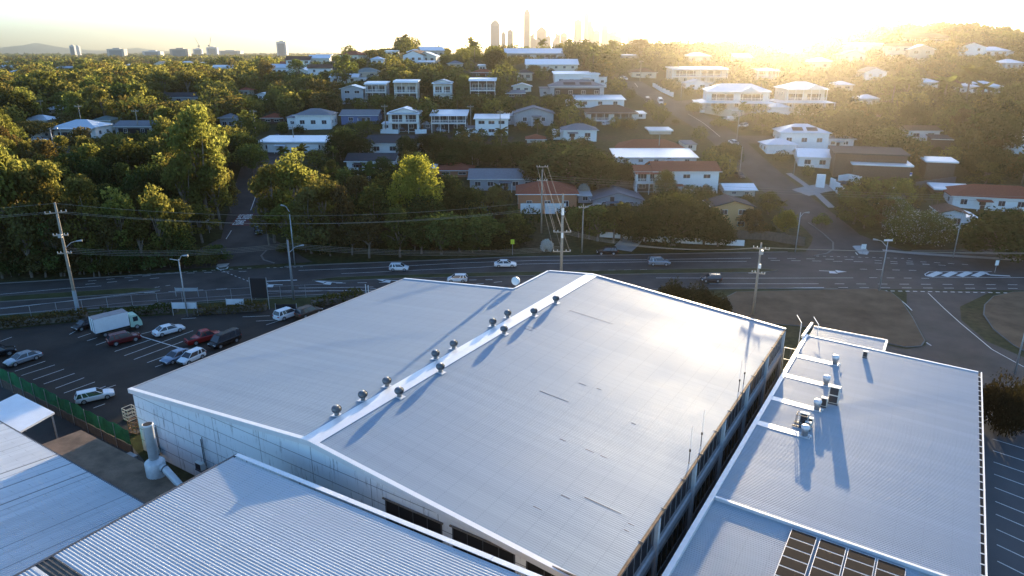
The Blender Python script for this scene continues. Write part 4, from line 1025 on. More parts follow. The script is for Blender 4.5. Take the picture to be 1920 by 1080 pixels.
(1880,1960,262,290,'flat',Tw,Wt,"white-walled house with pale awnings cut by the right edge","",None),
]
for r in HS:
    x0,x1,ye,yb,k,rc,wc,lab,ex,short = r
    yaw = {'the large ornate white house':-8,'the broad white roof':-14,'the white solar-strip house':-8}.get(short, 0)
    if x0 > 1550 and yb > 280: yaw = -16
    house(x0,x1,ye,yb,k,rc,wc,lab,ex=ex,short=short,yaw=yaw, pitch=(5 if k=='skil' else 16 if k in('gs','gf') else 20), d=(13 if 'hall' in lab else None),
          name="garage" if "garage" in lab and "orange" not in lab else "garden_shed" if "garden shed" in lab else "carport" if "small carport" in lab else "house", cat="garage" if "garage" in lab and "orange" not in lab else "shed" if "shed" in lab.split(" with")[0] else "house")
# small distant houses, one by one
rnd = random.Random(11)
far_px = [(18,122),(40,110),(62,116),(185,119),(233,116),(205,104),(262,108),(290,112),(305,104),(340,106),(360,110),(385,108),(405,116),(468,118),(452,106),(478,108),(500,104),(515,112),(536,118),(548,104),(560,112),(575,116),(410,100),(432,104),
          (12,135),(30,142),(270,122),(300,128),(330,118),(352,124),(380,122),(240,128),(600,122),(640,108),(655,116),(672,104),(690,98),(800,100),(812,108),(852,106),(775,118),(798,118),(905,108),(560,132),(540,128),(520,140),(600,140),(560,146),
          (1310,118),(1390,120),(1480,108),(1600,116),(1680,112),(1725,118),(1820,112),(1900,132),(1640,150),(1535,132)]
for i, (x, y) in enumerate(far_px):
    b = G(x, y); dep = proj(b)[2]; wpx = min(46, max(8, rnd.uniform(11,19)/dep*F)); hpx = rnd.choice([3,3.6,5.5])/dep*F
    rc, rn = rnd.choice([(Tw,"white"),(Tw,"white"),(Tn,"pale blue"),(Tg,"grey"),(Bn,"brown"),(Rd,"red")]); wc, wn = rnd.choice([(Wt,"white"),(M_cream,"cream"),(M_beige,"beige")])
    o = house(x-wpx/2, x+wpx/2, y-hpx, y, rnd.choice(['hip','gs','gf']), rc, wc, "x", ex="n" if dep > 650 else "", yaw=rnd.uniform(-25,25), group="small houses scattered over the far slopes")
    o["auto"] = f"small far {wn} house with {rn} roof"; o["auto_px"] = (x, y)

# low walls, fences and gates
def px_wall(name, label, cat, pts, h, th, m, posts=0, group=None, cap=False):
    P = [G(*p) for p in pts]; o = thing(name, label, cat, P[0], 0, group); a = MB(); c_ = MB(); pm = MB()
    for i in range(len(P)-1):
        n = max(1, int((P[i+1]-P[i]).length/2.4))
        for k in range(n):
            u, v = P[i].lerp(P[i+1], k/n)-P[0], P[i].lerp(P[i+1], (k+1)/n)-P[0]
            zu, zv = hz(u.x+P[0].x,u.y+P[0].y)-P[0].z, hz(v.x+P[0].x,v.y+P[0].y)-P[0].z
            d = (v-u).xy.normalized(); nn = Vector((-d.y,d.x,0))*th/2
            a.slab([(*(u-nn).xy,max(zu,zv)+h),(*(v-nn).xy,max(zu,zv)+h),(*(v+nn).xy,max(zu,zv)+h),(*(u+nn).xy,max(zu,zv)+h)], h+.6)
            if posts: pm.box(u.x-.09,u.x+.09,u.y-.09-th/2,u.y+.09-th/2,zu-.2,max(zu,zv)+h+.12)
    a.build("wall_run" if m is not M_dktimber else "palings", m, o)
    if posts: pm.build("posts", m, o)
    return o
px_wall("front_fence", "white rendered fence in front of the white gabled house, left of its driveway", "fence", [(714,250),(747,251)], 1.2, .2, M_white, 1)
px_wall("front_fence", "white rendered fence in front of the white gabled house, right of its driveway", "fence", [(779,251),(800,250)], 1.2, .2, M_white, 1)
px_wall("garden_wall", "white wall with garage doors below the blue skillion-roofed house", "wall", [(853,256),(881,256)], 1.6, .2, M_white)
px_wall("garden_wall", "long white panel wall beside the main road verge under the big dark tree", "wall", [(1207,452),(1300,457),(1395,461)], 1.1, .2, M_white, 1)
px_wall("garden_wall", "short white wall panels behind the black parked car", "wall", [(1125,444),(1182,448)], 1.0, .2, M_white, 1)
px_wall("timber_fence", "brown paling fence beside the tan brick gable house and the side street corner", "fence", [(1335,445),(1440,450),(1508,462)], 1.7, .1, M_dktimber, 1)
px_wall("block_wall", "grey stepped block wall right of the bright yellow-green tree", "wall", [(832,384),(866,388),(925,396)], 1.6, .2, M_greyw, 1)
px_wall("garden_wall", "white stepped wall at the left of the yellow-green tree", "wall", [(655,338),(696,345)], 1.5, .2, M_white)
px_wall("timber_fence", "dark timber fence behind the low grey-blue roof", "fence", [(1120,358),(1205,352),(1262,356)], 1.8, .1, M_dktimber)
px_wall("gate_wall", "white rendered gate wall left of the driveway to the brown box house", "wall", [(1556,350),(1580,372)], 2.2, .3, M_white)
px_wall("gate_wall", "curved white wall behind the parked dark car near the brown box house", "wall", [(1571,343),(1590,338),(1613,348)], 1.6, .3, M_white)
px_wall("gate_wall", "tall white gatehouse block with arched top at the driveway to the brown box house", "wall", [(1529,350),(1545,352)], 3.0, 1.2, M_white)
px_wall("retaining_wall", "grey stone retaining wall under the large ornate white house", "wall", [(1322,212),(1370,220),(1400,222)], 2.0, .4, M_beige)
px_wall("ramp_wall", "white stepped balustrade wall climbing beside the hill street", "wall", [(1224,162),(1240,172),(1262,182)], 1.2, .3, M_white, 1)
px_wall("pale_fence", "pale timber fence in front of the grey-green roofed house", "fence", [(262,262),(330,268)], 1.6, .1, M_beige)
px_wall("dark_wall", "dark grey rendered wall along the drive right of the brown box house", "wall", [(1700,358),(1790,345)], 1.8, .2, M_dkgrey)
px_wall("white_wall", "low white wall in front of the dark slatted pavilion", "wall", [(1663,354),(1701,353)], 1.2, .2, M_white)
px_wall("timber_fence", "dark paling fence at the foot of the brown-tiled gable-end house", "fence", [(1830,455),(1930,462)], 1.5, .1, M_dktimber)
# chain-link fence along the near side of the road
fp = [pz(-80,612),pz(60,598),pz(250,578),pz(480,563),pz(620,556)]
o = thing("chain_link_fence", "tall galvanised chain-link fence between the main road and the car park hedge", "fence", fp[0]); m_ = MB(); w_ = MB()
for i in range(len(fp)-1):
    n = int((fp[i+1]-fp[i]).length/3.0)
    for k in range(n):
        u = fp[i].lerp(fp[i+1],k/n)-fp[0]; m_.tube([(u.x,u.y,0),(u.x,u.y,2.1)], .035, 5)
    a, b = fp[i]-fp[0], fp[i+1]-fp[0]
    for z in (2.08, 1.0, .15): w_.tube([a+Vector((0,0,z)), b+Vector((0,0,z))], .02, 4)
m_.build("posts", M_galv, o); w_.build("rails", M_galv, o)

# ---------------- cars ----------------
PAINT = {}
def paint(n, c, met=.2):
    return mat("car_paint_"+n, c, .25, met, var=0, spec=.6)
def loft(mb, secs, mi=0):
    n = len(secs[0]); vs = [p for s in secs for p in s]; k = len(secs)
    fs = [(i*n+j, i*n+(j+1)%n, (i+1)*n+(j+1)%n, (i+1)*n+j) for i in range(k-1) for j in range(n)]
    fs += [tuple(range(n))[::-1], tuple((k-1)*n+j for j in range(n))]
    mb.add(vs, fs, mi); return mb
CAR = {}
SPEC = {  # L, W, H, belt, cabin bottom x0,x1, cabin top x0,x1, nose height, tail height
 "sedan": (4.7,1.82,1.44,.94,-1.75,1.15,-1.0,.35,.68,.86), "hatch": (3.95,1.76,1.5,.95,-1.98,1.1,-1.62,.35,.70,.92),
 "suv": (4.65,1.88,1.72,1.08,-2.2,1.15,-1.9,.45,.82,1.02), "wagon": (4.75,1.78,1.5,.94,-2.25,1.05,-1.95,.25,.70,.92),
 "ute": (5.3,1.88,1.8,1.12,-.75,1.45,-.45,.75,.88,1.05), "van": (4.9,1.85,1.95,1.1,-2.35,1.9,-2.3,1.2,.85,1.08), "coupe": (4.4,1.8,1.3,.88,-1.7,.9,-.9,.15,.62,.84)}
def car_meshes(kind, pm):
    key = (kind, pm.name)
    if key in CAR: return CAR[key]
    L,W_,H_,bz,b0,b1,t0,t1,nz,tz = SPEC[kind]; hw = W_/2
    def sec(x, w, zb, zt):
        return [(x,-w*.86,zb),(x,-w,zb+.14),(x,-w,zt-.16),(x,-w*.90,zt-.02),(x,0,zt+.015),(x,w*.90,zt-.02),(x,w,zt-.16),(x,w,zb+.14),(x,w*.86,zb)]
    st = [(-L/2,.84,.34,tz-.1),(-L/2+.10,.93,.24,tz),(-L/2+.5,1,.2,bz if kind!="ute" else tz),(b0+.3,1,.2,bz),(b1-.3,1,.2,bz),(b1+.05,.99,.2,bz-.03),(L/2-.55,.96,.2,(bz+nz)/2+.03),(L/2-.12,.90,.24,nz),(L/2,.80,.34,nz-.16)]
    body = MB(); loft(body, [sec(x,hw*f,zb,zt) for x,f,zb,zt in st])
    roof = MB(); wt = hw*.74; rx0, rx1 = t0-.02, t1+.02
    roof.slab([(rx0,-wt,H_-.03),(rx1,-wt,H_-.03),(rx1+.05,0,H_-.01),(rx1,wt,H_-.03),(rx0,wt,H_-.03),(rx0-.05,0,H_-.01)], .05)
    roof.slab([(rx0+.15,-wt*.8,H_+.01),(rx1-.2,-wt*.8,H_+.01),(rx1-.2,wt*.8,H_+.01),(rx0+.15,wt*.8,H_+.01)], .05)
    wb = hw*.93
    for s in (-1,1):
        for (xb, xt, t) in ((b0,t0,.12),(b1,t1,.07),((b0+b1)/2-.1,(t0+t1)/2-.15,.08)):
            roof.bar((xb,s*wb,bz-.02),(xt,s*wt*1.0,H_-.05), t, .05)
        if kind in ("suv","wagon","van","hatch"): roof.bar(((b0*.72+b1*.28)-.1,s*wb,bz-.02),((t0*.8+t1*.2),s*wt,H_-.05), .12, .05)
    if kind == "ute":
        pass
    body = body.mesh("car_body", pm, False); roof = roof.mesh("car_roof", pm)
    g = MB(); loft(g, [[(b0,-wb,bz-.03),(b1,-wb,bz-.03),(b1,wb,bz-.03),(b0,wb,bz-.03)],[(t0,-wt,H_-.04),(t1,-wt,H_-.04),(t1,wt,H_-.04),(t0,wt,H_-.04)]])
    g = g.mesh("car_glass", M_glass)
    tr = None
    if kind == "ute": tr = MB().box(-L/2+.12,b0-.12,-hw*.84,hw*.84,tz-.03,tz+.02).mesh("tray_cover", M_black)
    r = .34 if kind not in ("suv","ute") else .38
    ty = MB(); 
    def disc(mb, rr, y0, y1, n=18):
        vs = [(rr*math.cos(2*math.pi*i/n), y, rr*math.sin(2*math.pi*i/n)) for y in (y0,y1) for i in range(n)]
        mb.add(vs, [tuple(range(n)), tuple(range(2*n-1,n-1,-1))]+[(i,i+n,(i+1)%n+n,(i+1)%n) for i in range(n)])
    disc(ty, r, -.11, .11); ty = ty.mesh("tyre", M_rubber); rm = MB(); disc(rm, r*.62, -.12, .12, 12); rm = rm.mesh("rim", M_galv)
    hl = MB().box(L/2-.20,L/2-.03,-.2,.2,nz-.22,nz-.06).mesh("headlight", mat("headlight_lens",(.75,.78,.8),.1,.3,var=0))
    tl = MB().box(-L/2-.01,-L/2+.12,-.18,.18,tz-.24,tz-.08).mesh("tail_light", mat("tail_lens",(.35,.02,.02),.2,var=0))
    np_ = MB().box(L/2-.06,L/2+.012,-.55,.55,.36,.56).mesh("grille", M_black)
    CAR[key] = (body,roof,g,tr,ty,rm,hl,tl,np_,r,L,hw); return CAR[key]
def car(kind, rear, front, pm, label, cat="car", z=None, group=None, trim=None):
    a = G(*rear); b = G(*front)
    c = (a+b)/2; ang = math.atan2(b.y-a.y, b.x-a.x); zz = hz(c.x,c.y) + (.03 if c.y < 130 else .07)
    o = thing("parked_car" if "parked" in label else "car", label, cat, (c.x,c.y,zz), ang, group)
    sl = math.atan2(b.z-a.z, (b.xy-a.xy).length or 1) if c.y > 130 else 0
    o.rotation_euler = (0, -sl, ang); o.scale = (.84,.84,.84) if kind != "wagon" else (.79,.79,.82)
    body,roof,g,tr,ty,rm,hl,tl,gr,r,L,hw = car_meshes(kind, pm)
    put("body", body, o); put("roof", roof, o); put("window_glass", g, o)
    if tr: put("tray_liner", tr, o)
    wb = L*.29
    for x in (-wb, wb*1.03):
        for s in (-1,1):
            w = put("wheel", ty, o, (x, s*(hw-.10), r)); put("rim", rm, w)
    for s in (-1,1): put("headlight", hl, o, (0,s*hw*.68,0)); put("tail_light", tl, o, (0,s*hw*.72,0))
    put("grille", gr, o)
    KEEP.append((min(rear[0],front[0]), min(rear[1],front[1])-18, max(rear[0],front[0]), max(rear[1],front[1]), c.y))
    return o
pw, ps, pb, pr, pbl, pd, pbr = paint("white",(.75,.76,.77),0), paint("silver",(.45,.47,.50),.6), paint("black",(.012,.013,.015)), paint("dark_red",(.12,.012,.014)), paint("steel_blue",(.22,.27,.35),.5), paint("charcoal",(.05,.052,.06)), paint("brown",(.12,.08,.06),.3)
ptr = paint("signal_red",(.30,.015,.015))
car("hatch",(731,507),(766,507),pw,"white hatchback driving right on the far carriageway, leftmost moving car")
car("sedan",(924,500),(971,500),pw,"white sedan driving right on the far carriageway, left of the twin timber poles")
car("hatch",(877,528),(838,528),pw,"white hatchback driving left, half hidden behind the warehouse roof's step")
car("suv",(1212,497),(1258,497),ps,"silver four-wheel drive driving right on the far carriageway")
car("suv",(1157,477),(1119,477),pb,"black four-wheel drive parked on the grass verge below the garden wall")
car("hatch",(1353,528),(1312,528),pd,"dark hatchback driving left on the near carriageway right of the trimmed bushes")
car("sedan",(287,633),(347,617),pw,"white sedan parked right of the box truck")
car("suv",(200,650),(267,634),pr,"dark red four-wheel drive parked in front of the box truck, with roof rails")
ut = car("ute",(345,650),(420,630),ptr,"bright red utility pickup parked between the white sedan and the black van", "pickup")
car("van",(452,634),(392,658),pb,"black people-mover parked right of the red pickup","van")
car("sedan",(365,662),(301,688),pbl,"steel blue sedan parked nose to the camera below the red pickup")
car("hatch",(388,664),(331,690),pw,"white hatchback parked against the warehouse eave beside the steel blue sedan")
car("sedan",(78,668),(10,690),ps,"silver sedan parked alone near the green mesh fence at far left")
car("suv",(-38,676),(30,661),pb,"black four-wheel drive parked at the left edge of the picture")
car("hatch",(184,608),(140,622),pb,"black hatchback parked behind the tail of the box truck")
car("suv",(518,603),(560,588),pw,"white four-wheel drive parked at the car park's back row by the warehouse eave")
car("suv",(554,600),(604,583),pbr,"brown four-wheel drive parked beside the white one, mostly hidden by the roof edge")
car("wagon",(146,757),(212,742),pw,"old white station wagon parked just behind the green mesh fence")
car("van",(1236,190),(1240,197),pw,"white van parked nose-down on the hill street","van")
car("suv",(1212,187),(1216,195),pd,"dark car parked left of the white van on the hill street")
car("sedan",(1172,150),(1164,148),pw,"white car parked at the top of the hill street")
car("hatch",(1398,238),(1388,240),pw,"white car parked right of the boat on the hill street")
car("sedan",(1370,268),(1382,274),pw,"white car parked at the kerb where the hill street bends")
car("suv",(1378,330),(1390,336),pb,"dark car parked under trees beside the lower hill street")
car("suv",(66,266),(86,266),pw,"white car parked beside the roller-door garage at far left")
car("sedan",(484,431),(486,441),pd,"dark car coming down the school street, half under the trees")
car("ute",(532,262),(511,262),paint("blue",(.03,.08,.25)),"blue pickup parked behind the beige garages","pickup")
car("hatch",(1503,301),(1516,304),pw,"white car parked in the open carport of the broad white roof")
car("hatch",(823,247),(833,248),ps,"small silver car parked under the blue skillion-roofed house")
car("sedan",(752,246),(761,247),pd,"dark car parked in the undercroft of the white gabled house")
car("suv",(1570,352),(1592,350),pb,"dark car parked behind the curved white wall near the brown box house")
car("hatch",(1132,236),(1144,233),pw,"small white car parked below the brown-roofed white house")
car("hatch",(1262,305),(1272,305),pd,"dark car parked behind the long pale blue roof") if False else None
# boat on trailer
b = G(1371,229); o = thing("boat", "white motor boat on a trailer parked at the bend of the hill street", "boat", (b.x,b.y,b.z), R(12))
m_ = MB(); hs = []
for x, w_, z in ((-2.6,.9,.65),(-1,1.0,.6),(1,.9,.6),(2.2,.5,.75),(3.0,.05,.95)): hs.append([(x,-w_,1.3+max(0,x)*.08),(x,-w_*.8,z),(x,0,z-.25),(x,w_*.8,z),(x,w_,1.3+max(0,x)*.08)])
loft(m_, hs).build("hull", M_white, o); MB().box(-1.2,.2,-.7,.7,1.3,1.8).build("cuddy", M_white, o)
MB().bar((-2.2,-.9,.4),(-2.2,.9,.4),.1).bar((-2.4,0,.35),(3.6,0,.35),.1).build("trailer", M_galv, o)
# box truck
a, b = pz(184,632), pz(262,612); c = (a+b)/2; ang = math.atan2(b.y-a.y,b.x-a.x)
T = thing("box_truck", "white box truck with a pale green cab parked at the back of the car park", "truck", (c.x,c.y,.03), ang); T.scale = (.87,.87,.87)
mw = mat("truck_box_white",(.72,.74,.76),.5,var=.05)
MB().box(-3.5,1.35,-1.08,1.08,.95,3.15).build("cargo_box", mw, T)
MB().box(-3.45,1.3,-1.02,1.02,3.151,3.19).build("box_roof", mat("dusty_truck_roof",(.30,.28,.28),.8,var=.15), T)
m_ = MB()
for y in (-1.07,1.03): m_.box(-3.54,-3.50,y,y+.05,.9,3.2)
m_.box(-3.54,-3.50,-.03,.03,.95,3.15).box(-3.54,-3.5,-1.02,1.02,.9,.97).build("rear_door_frame", M_dkgrey, T)
m_ = MB(); loft(m_, [[(x,-w_,z0),(x,w_,z0),(x,w_*.97,z1),(x,-w_*.97,z1)] for x,w_,z0,z1 in ((1.5,1.0,.55,2.25),(1.7,1.0,.5,2.4),(2.6,1.0,.45,2.35),(3.1,.97,.42,1.35),(3.2,.93,.45,1.0))])
cab = m_.build("cab", mat("pale_green_cab",(.42,.60,.48),.35,var=0), T)
MB().add([(2.66,-.86,2.24),(2.66,.86,2.24),(3.12,.86,1.4),(3.12,-.86,1.4)],[(0,3,2,1)]).build("windscreen", M_glass, T)
MB().box(1.95,2.65,-1.01,1.01,1.35,2.1).build("side_window", M_glass, T)
MB().box(-3.3,3.0,-.5,.5,.55,.9).build("chassis", M_black, T)
for x in (-2.2,2.35):
    for s in (-1,1):
        ty = CAR[("suv",ps.name)]; w = put("wheel", ty[4], T, (x,s*.9,.38)); put("rim", ty[5], w)
for s in (-1,1): MB().box(3.14,3.22,s*.7-.15,s*.7+.15,.6,.8).build("headlight", MATS["headlight_lens"], T)

# ---------------- poles, lamps, signs, wires ----------------
POLES = {}
def utility_pole(key, base, h, label, arms=(), r=.17, lamp=None, m=None, gear=(), group=None, name="utility_pole", cat="utility pole", yaw=0):
    o = thing(name, label, cat, base, yaw, group); m = m or M_timber
    MB().tube([(0,0,-.3),(0,0,h*.5),(0,0,h)], [r*1.15,r,r*.72], 10).build("pole", m, o, True)
    for (z, ln, az) in arms:
        d = Vector((math.cos(az),math.sin(az),0))*ln/2; a = MB().bar(Vector((0,-.2,z))-d, Vector((0,-.2,z))+d, .12,.14).build("crossarm", m, o)
        ins = MB()
        for k in (-.95,-.5,.5,.95): p = Vector((0,-.2,z+.07))+d*k; ins.lathe(p.x,p.y,[(.05,p.z),(.07,p.z+.08),(.04,p.z+.12),(.07,p.z+.2),(.02,p.z+.24)], 7)
        ins.build("insulators", mat("porcelain",(.6,.6,.58),.2,var=0), a)
    if lamp:
        lz, ln, az = lamp; d = Vector((math.cos(az),math.sin(az),0))
        MB().tube([(0,0,lz),d*ln*.6+Vector((0,0,lz+.8)),d*ln+Vector((0,0,lz+.9))], .05, 6).build("lamp_arm", M_galv, o)
        MB().tube([d*ln+Vector((0,0,lz+.9)),d*(ln+.7)+Vector((0,0,lz+.92))], [.10,.16], 8).build("lamp_head", M_galv, o)
    for (z, w_, hh, mm) in gear: MB().box(-w_/2,w_/2,-.5,-.18,z,z+hh).build("equipment_box", mm, o)
    POLES[key] = (Vector(base), h); return o
def fit_h(base, ytop):
    """height whose top shows at this row of the photograph"""
    lo, hi = 1., 30.
    for _ in range(40):
        m_ = (lo+hi)/2
        if proj((base[0],base[1],base[2]+m_))[1] > ytop: lo = m_
        else: hi = m_
    return lo
b = pz(147,586); utility_pole("P1", b, fit_h(b,380), "tall timber power pole with slanted crossarm and lamp, left of the box truck", ((14.8,2.6,.55),(11.6,1.9,.2),(9.0,1.8,.2)), .2, (9.6,1.6,.5), gear=((11.3,.5,.5,M_galv),))
MB().tube([(0,0,0),(0,0,3.4)],.28,10).build("metal_guard", mat("pole_guard",(.34,.38,.42),.5,.3,var=.1), bpy.data.objects["utility_pole"])
Yk = 103.5; dx,dy,dz = ray(1052,520); b = Vector((dx/dy*Yk, Yk, 0))
utility_pole("K1", b, fit_h(b,364), "big timber power pole rising behind the warehouse ridge, nearer of the twin poles", ((9.7,2.7,0),(6.6,2.7,0)), .22, None, gear=((12.4,.4,1.0,M_white),(8.8,.3,.8,M_white)))
b = G(1015,437); utility_pole("K2", b, fit_h(b,318), "slimmer timber power pole with two top crossarms, farther of the twin poles", ((13.3,2.2,.1),(10.6,2.0,.1)), .16)
b = Vector((34.6,93,0)); utility_pole("P7", b, fit_h(b,455), "sunlit timber power pole with slanted white crossarms beyond the warehouse's right roof corner", ((10.0,2.2,-.5),(6.4,1.8,-.5)), .17, gear=((9.2,.5,.6,M_galv),(7.2,.3,.6,M_white)))
b = pz(352,594); utility_pole("P2", b, fit_h(b,486), "slim grey car park light pole with two small heads", (), .10, (8.2,.7,.0), M_galv, name="light_pole", cat="lamp post")
MB().tube([(0,0,8.4),(-1.2,0,8.6)],.06,6).build("lamp_arm", M_galv, bpy.data.objects["light_pole"])
b = pz(551,562); utility_pole("P3", b, fit_h(b,450), "grey road light pole with a raised lamp arm, in front of the gum tree clump", (), .16, (7.4,1.6,.5), mat("grey_steel_pole",(.22,.23,.24),.6,.2,var=.1), name="light_pole", cat="lamp post")
b = pz(553,496); utility_pole("P3b", b, fit_h(b,402), "thin street lamp pole at the school street corner, behind the grey road light pole", (), .10, (9.6,1.2,2.6), M_galv, name="light_pole", cat="lamp post")
for (px, py, yt, ln, az, lab) in ((1091,474,382,2.6,0,"street lamp with a long arm at the verge right of the twin timber poles"),(1491,473,398,.9,0,"street lamp at the corner left of the side street mouth"),(1648,546,452,1.4,math.pi*.8,"curved street lamp standing in the near carriageway verge at the intersection"),
        (1787,483,397,0,0,"plain pole with pale lower half right of the big round flowering tree"),(84,232,187,0,0,"timber pole behind the spreading dark tree at far left"),(157,252,196,0,0,"timber pole with crossarm in front of the white house by the upper left street"),(34,229,204,0,0,"small pole at the far-left street edge"),
        (262,256,205,0,0,"timber pole in front of the grey-green roofed house"),(480,252,206,0,0,"timber pole right of the tallest gum tree"),(552,276,236,0,0,"timber pole standing over the beige garages"),(724,250,196,0,0,"timber pole left of the white gabled house"),(883,245,197,0,0,"timber pole between the two skillion-roofed houses"),
        (938,255,207,0,0,"timber pole in front of the stepped skillion house"),(1200,153,113,0,0,"timber pole at the top of the hill street"),(1276,190,147,0,0,"pole in front of the modern long house"),(1381,266,208,0,0,"pole right of the boat on the hill street"),(1235,283,253,0,0,"thin pole above the long pale blue roof"),
        (1488,327,272,0,0,"pale pole beside the white garage at the street corner"),(1386,333,275,0,0,"pole at the kerb of the lower hill street, nearer one"),(1366,331,296,0,0,"short pole beside the lower hill street, left of the nearer one"),(1902,700,590,0,0,"grey pole with a metal guard at the right edge by the dark bushes"),(886,315,292,0,0,"short pole beside the red-roofed brick house"),(104,291,240,1.2,0,"lamp pole by the upper left street signs")):
    b = pz(px,py) if py > 470 else G(px,py); h = fit_h(b, yt)
    tim = 'timber' in lab
    utility_pole(lab, b, h, lab, ((h*.93,1.8,.2),) if tim else (), .13 if tim else .09, (h-.95,ln,az) if ln else None, M_timber if tim else M_galv, name="utility_pole" if tim else "street_lamp" if ln else "pole", cat="utility pole" if tim else "lamp post" if ln else "pole")
def wire(a, b, sag, label, grp, r=.014):
    a, b = Vector(a), Vector(b); n = 18
    pts = [a.lerp(b, t/n) - Vector((0,0,sag*4*(t/n)*(1-t/n))) - a for t in range(n+1)]
    o = MB().tube(pts, r, 4).build("power_line", mat("aluminium_conductor",(.30,.27,.23),.9,0,var=0,spec=.1)); o.location = a
    tag(o, label, "wire", grp)
p1, h1 = POLES["P1"]; k1, hk = POLES["K1"]; k2, hk2 = POLES["K2"]; p7, h7 = POLES["P7"]; p3, h3 = POLES["P3"]
off_l = Vector((-190,72,0)); off_r = Vector((150,98,0)); off_r2 = Vector((190,122,2))
for i, z in enumerate((14.9,14.9,h1-.1)): 
    dxx = (-1.1,1.1,0)[i]
    wire((p1.x+dxx,p1.y,z),(k1.x+dxx,k1.y,z-1.2),2.2,"upper overhead conductor strung from the left power pole across to the twin poles","upper wires from the left pole to the twin poles")
    wire((p1.x+dxx,p1.y,z),(off_l.x+dxx,off_l.y,z),2.0,"upper overhead conductor running off the left edge from the left power pole","upper wires off the left edge")
for i in range(4):
    wire((p1.x,p1.y-.6+.4*i,9.2+.12*i),(p3.x,p3.y-.6+.4*i,h3-1+.12*i),.8,"lower overhead wire between the left power pole and the grey road light pole","lower wires left of the road light pole")
    wire((p3.x,p3.y-.6+.4*i,h3-1+.12*i),(k1.x,k1.y-.6+.4*i,6.9+.1*i),1.0,"lower overhead wire between the grey road light pole and the twin poles","lower wires right of the road light pole")
    wire((k1.x-1.2+.8*i,k1.y,9.8),(p7.x-.9+.6*i,p7.y,10.1),1.3,"overhead wire from the twin poles to the sunlit pole at the roof corner","wires from the twin poles to the sunlit pole")
    wire((p7.x-.9+.6*i,p7.y,10.1),(off_r.x,off_r.y+.6*i,10.2),1.6,"overhead wire running off the right edge from the sunlit pole","wires from the sunlit pole off the right edge")
for i in range(3):
    wire((k2.x-1+i,k2.y,k2.z+13.4),(k1.x-1.2+1.2*i,k1.y,9.85),.3,"sunlit conductor dropping steeply between the twin timber poles, upper set","upper droppers between the twin poles",.026)
    wire((k2.x-.9+.9*i,k2.y,k2.z+10.7),(k1.x-1.2+1.2*i,k1.y,6.75),.3,"conductor dropping steeply between the twin timber poles, lower set","lower droppers between the twin poles",.018)
    wire((k2.x-1+i,k2.y,k2.z+10.7+.4*i),(off_r2.x,off_r2.y,11+.5*i),2.4,"long overhead wire from the farther twin pole off the right edge","long wires off the right edge",.016)
# signs and boards
def sign(px, py, hpole, w, h, m, label, name="road_sign", z=None, stripe=None, yaw=0):
    b = pz(px,py) if py > 455 else G(px,py); o = thing(name, label, "sign", b, yaw)
    MB().tube([(0,0,0),(0,0,hpole)], .04, 6).build("post", M_galv, o)
    MB().box(-w/2,w/2,-.07,-.04,hpole-h,hpole).build("face", m, o)
    if stripe: MB().box(-w/2+.05,w/2-.05,-.08,-.071,hpole-h*stripe[1],hpole-h*stripe[0]).build("panel", stripe[2], o)
    return o
M_red2 = mat("sign_red",(.5,.03,.03),.5,var=0); M_blue2 = mat("sign_blue",(.05,.12,.45),.5,var=0); M_yel = mat("sign_yellow_green",(.45,.55,.03),.5,var=0)
sign(393,437,4.2,.75,1.8,M_white,"white school zone sign with a red top standing by the school street trees",stripe=(.0,.3,M_red2))
for (x,y,l) in ((416,490,"small blue and white keep-left sign on the school street island"),(1617,466+11,"white keep-left sign on the side street island")):
    s_ = sign(x,y,2.0,.9,.9,M_white,l,stripe=(.2,.8,M_blue2) if 'blue' in l else None)
    MB().bar((-.25,-.085,1.75),(.2,-.085,1.35),.12,.02).build("arrow", M_blue2 if 'blue' not in l else M_white, s_)
sign(1865,505+6,2.2,.6,.9,M_white,"small white sign on the painted traffic island at the right"); sign(961,478,3.0,.7,.9,M_yel,"fluorescent yellow-green pedestrian sign beside the far carriageway")
sign(1660,480,3.2,1.6,.35,M_white,"white street name blade at the corner near the flowering trees","street_sign")
sign(86,293,2.4,.8,1.2,M_white,"white sign by the upper left street"); sign(107,301,3.4,.9,1.6,M_white,"red and white sign panel by the lamp pole on the upper left street",stripe=(.1,.5,M_red2))
sign(1701,346,3.0,1.4,.9,M_white,"blue-white sign board near the brown box house drive",stripe=(.1,.6,M_blue2)); sign(1246,207,2.4,.7,.7,mat("sign_amber",(.6,.35,.02),.5,var=0),"amber diamond warning sign beside the hill street")
def board(px0, px1, yb, w_h, hb, m, label, name="sign_board"):
    a, b = pz(px0,yb), pz(px1,yb); L_ = (b-a).length; o = thing(name, label, "sign board", a, math.atan2(b.y-a.y,b.x-a.x))
    MB().box(0,L_,-.05,.05,hb-w_h,hb).build("board_face", m, o); MB().box(-.08,0,-.05,.05,0,hb+.1).build("post", M_galv, o); MB().box(L_,L_+.08,-.05,.05,0,hb+.1).build("post", M_galv, o); return o
M_bd = mat("board_white",(.55,.58,.62),.5,var=.08)
board(326,371,592,.9,2.0,M_bd,"white sign board half sunk in the hedge beside the light pole"); board(427,459,584,.8,1.9,M_bd,"shorter white sign board right of the light pole, in the hedge")
board(475,505,580,3.0,4.8,M_black,"large dark double-posted sign board seen from behind in front of the road"); board(331,372,556,.5,1.4,M_greyw,"long low grey direction board across the road median"); board(519,557,590,.9,1.6,M_black,"low black board in the garden bed by the white four-wheel drive")
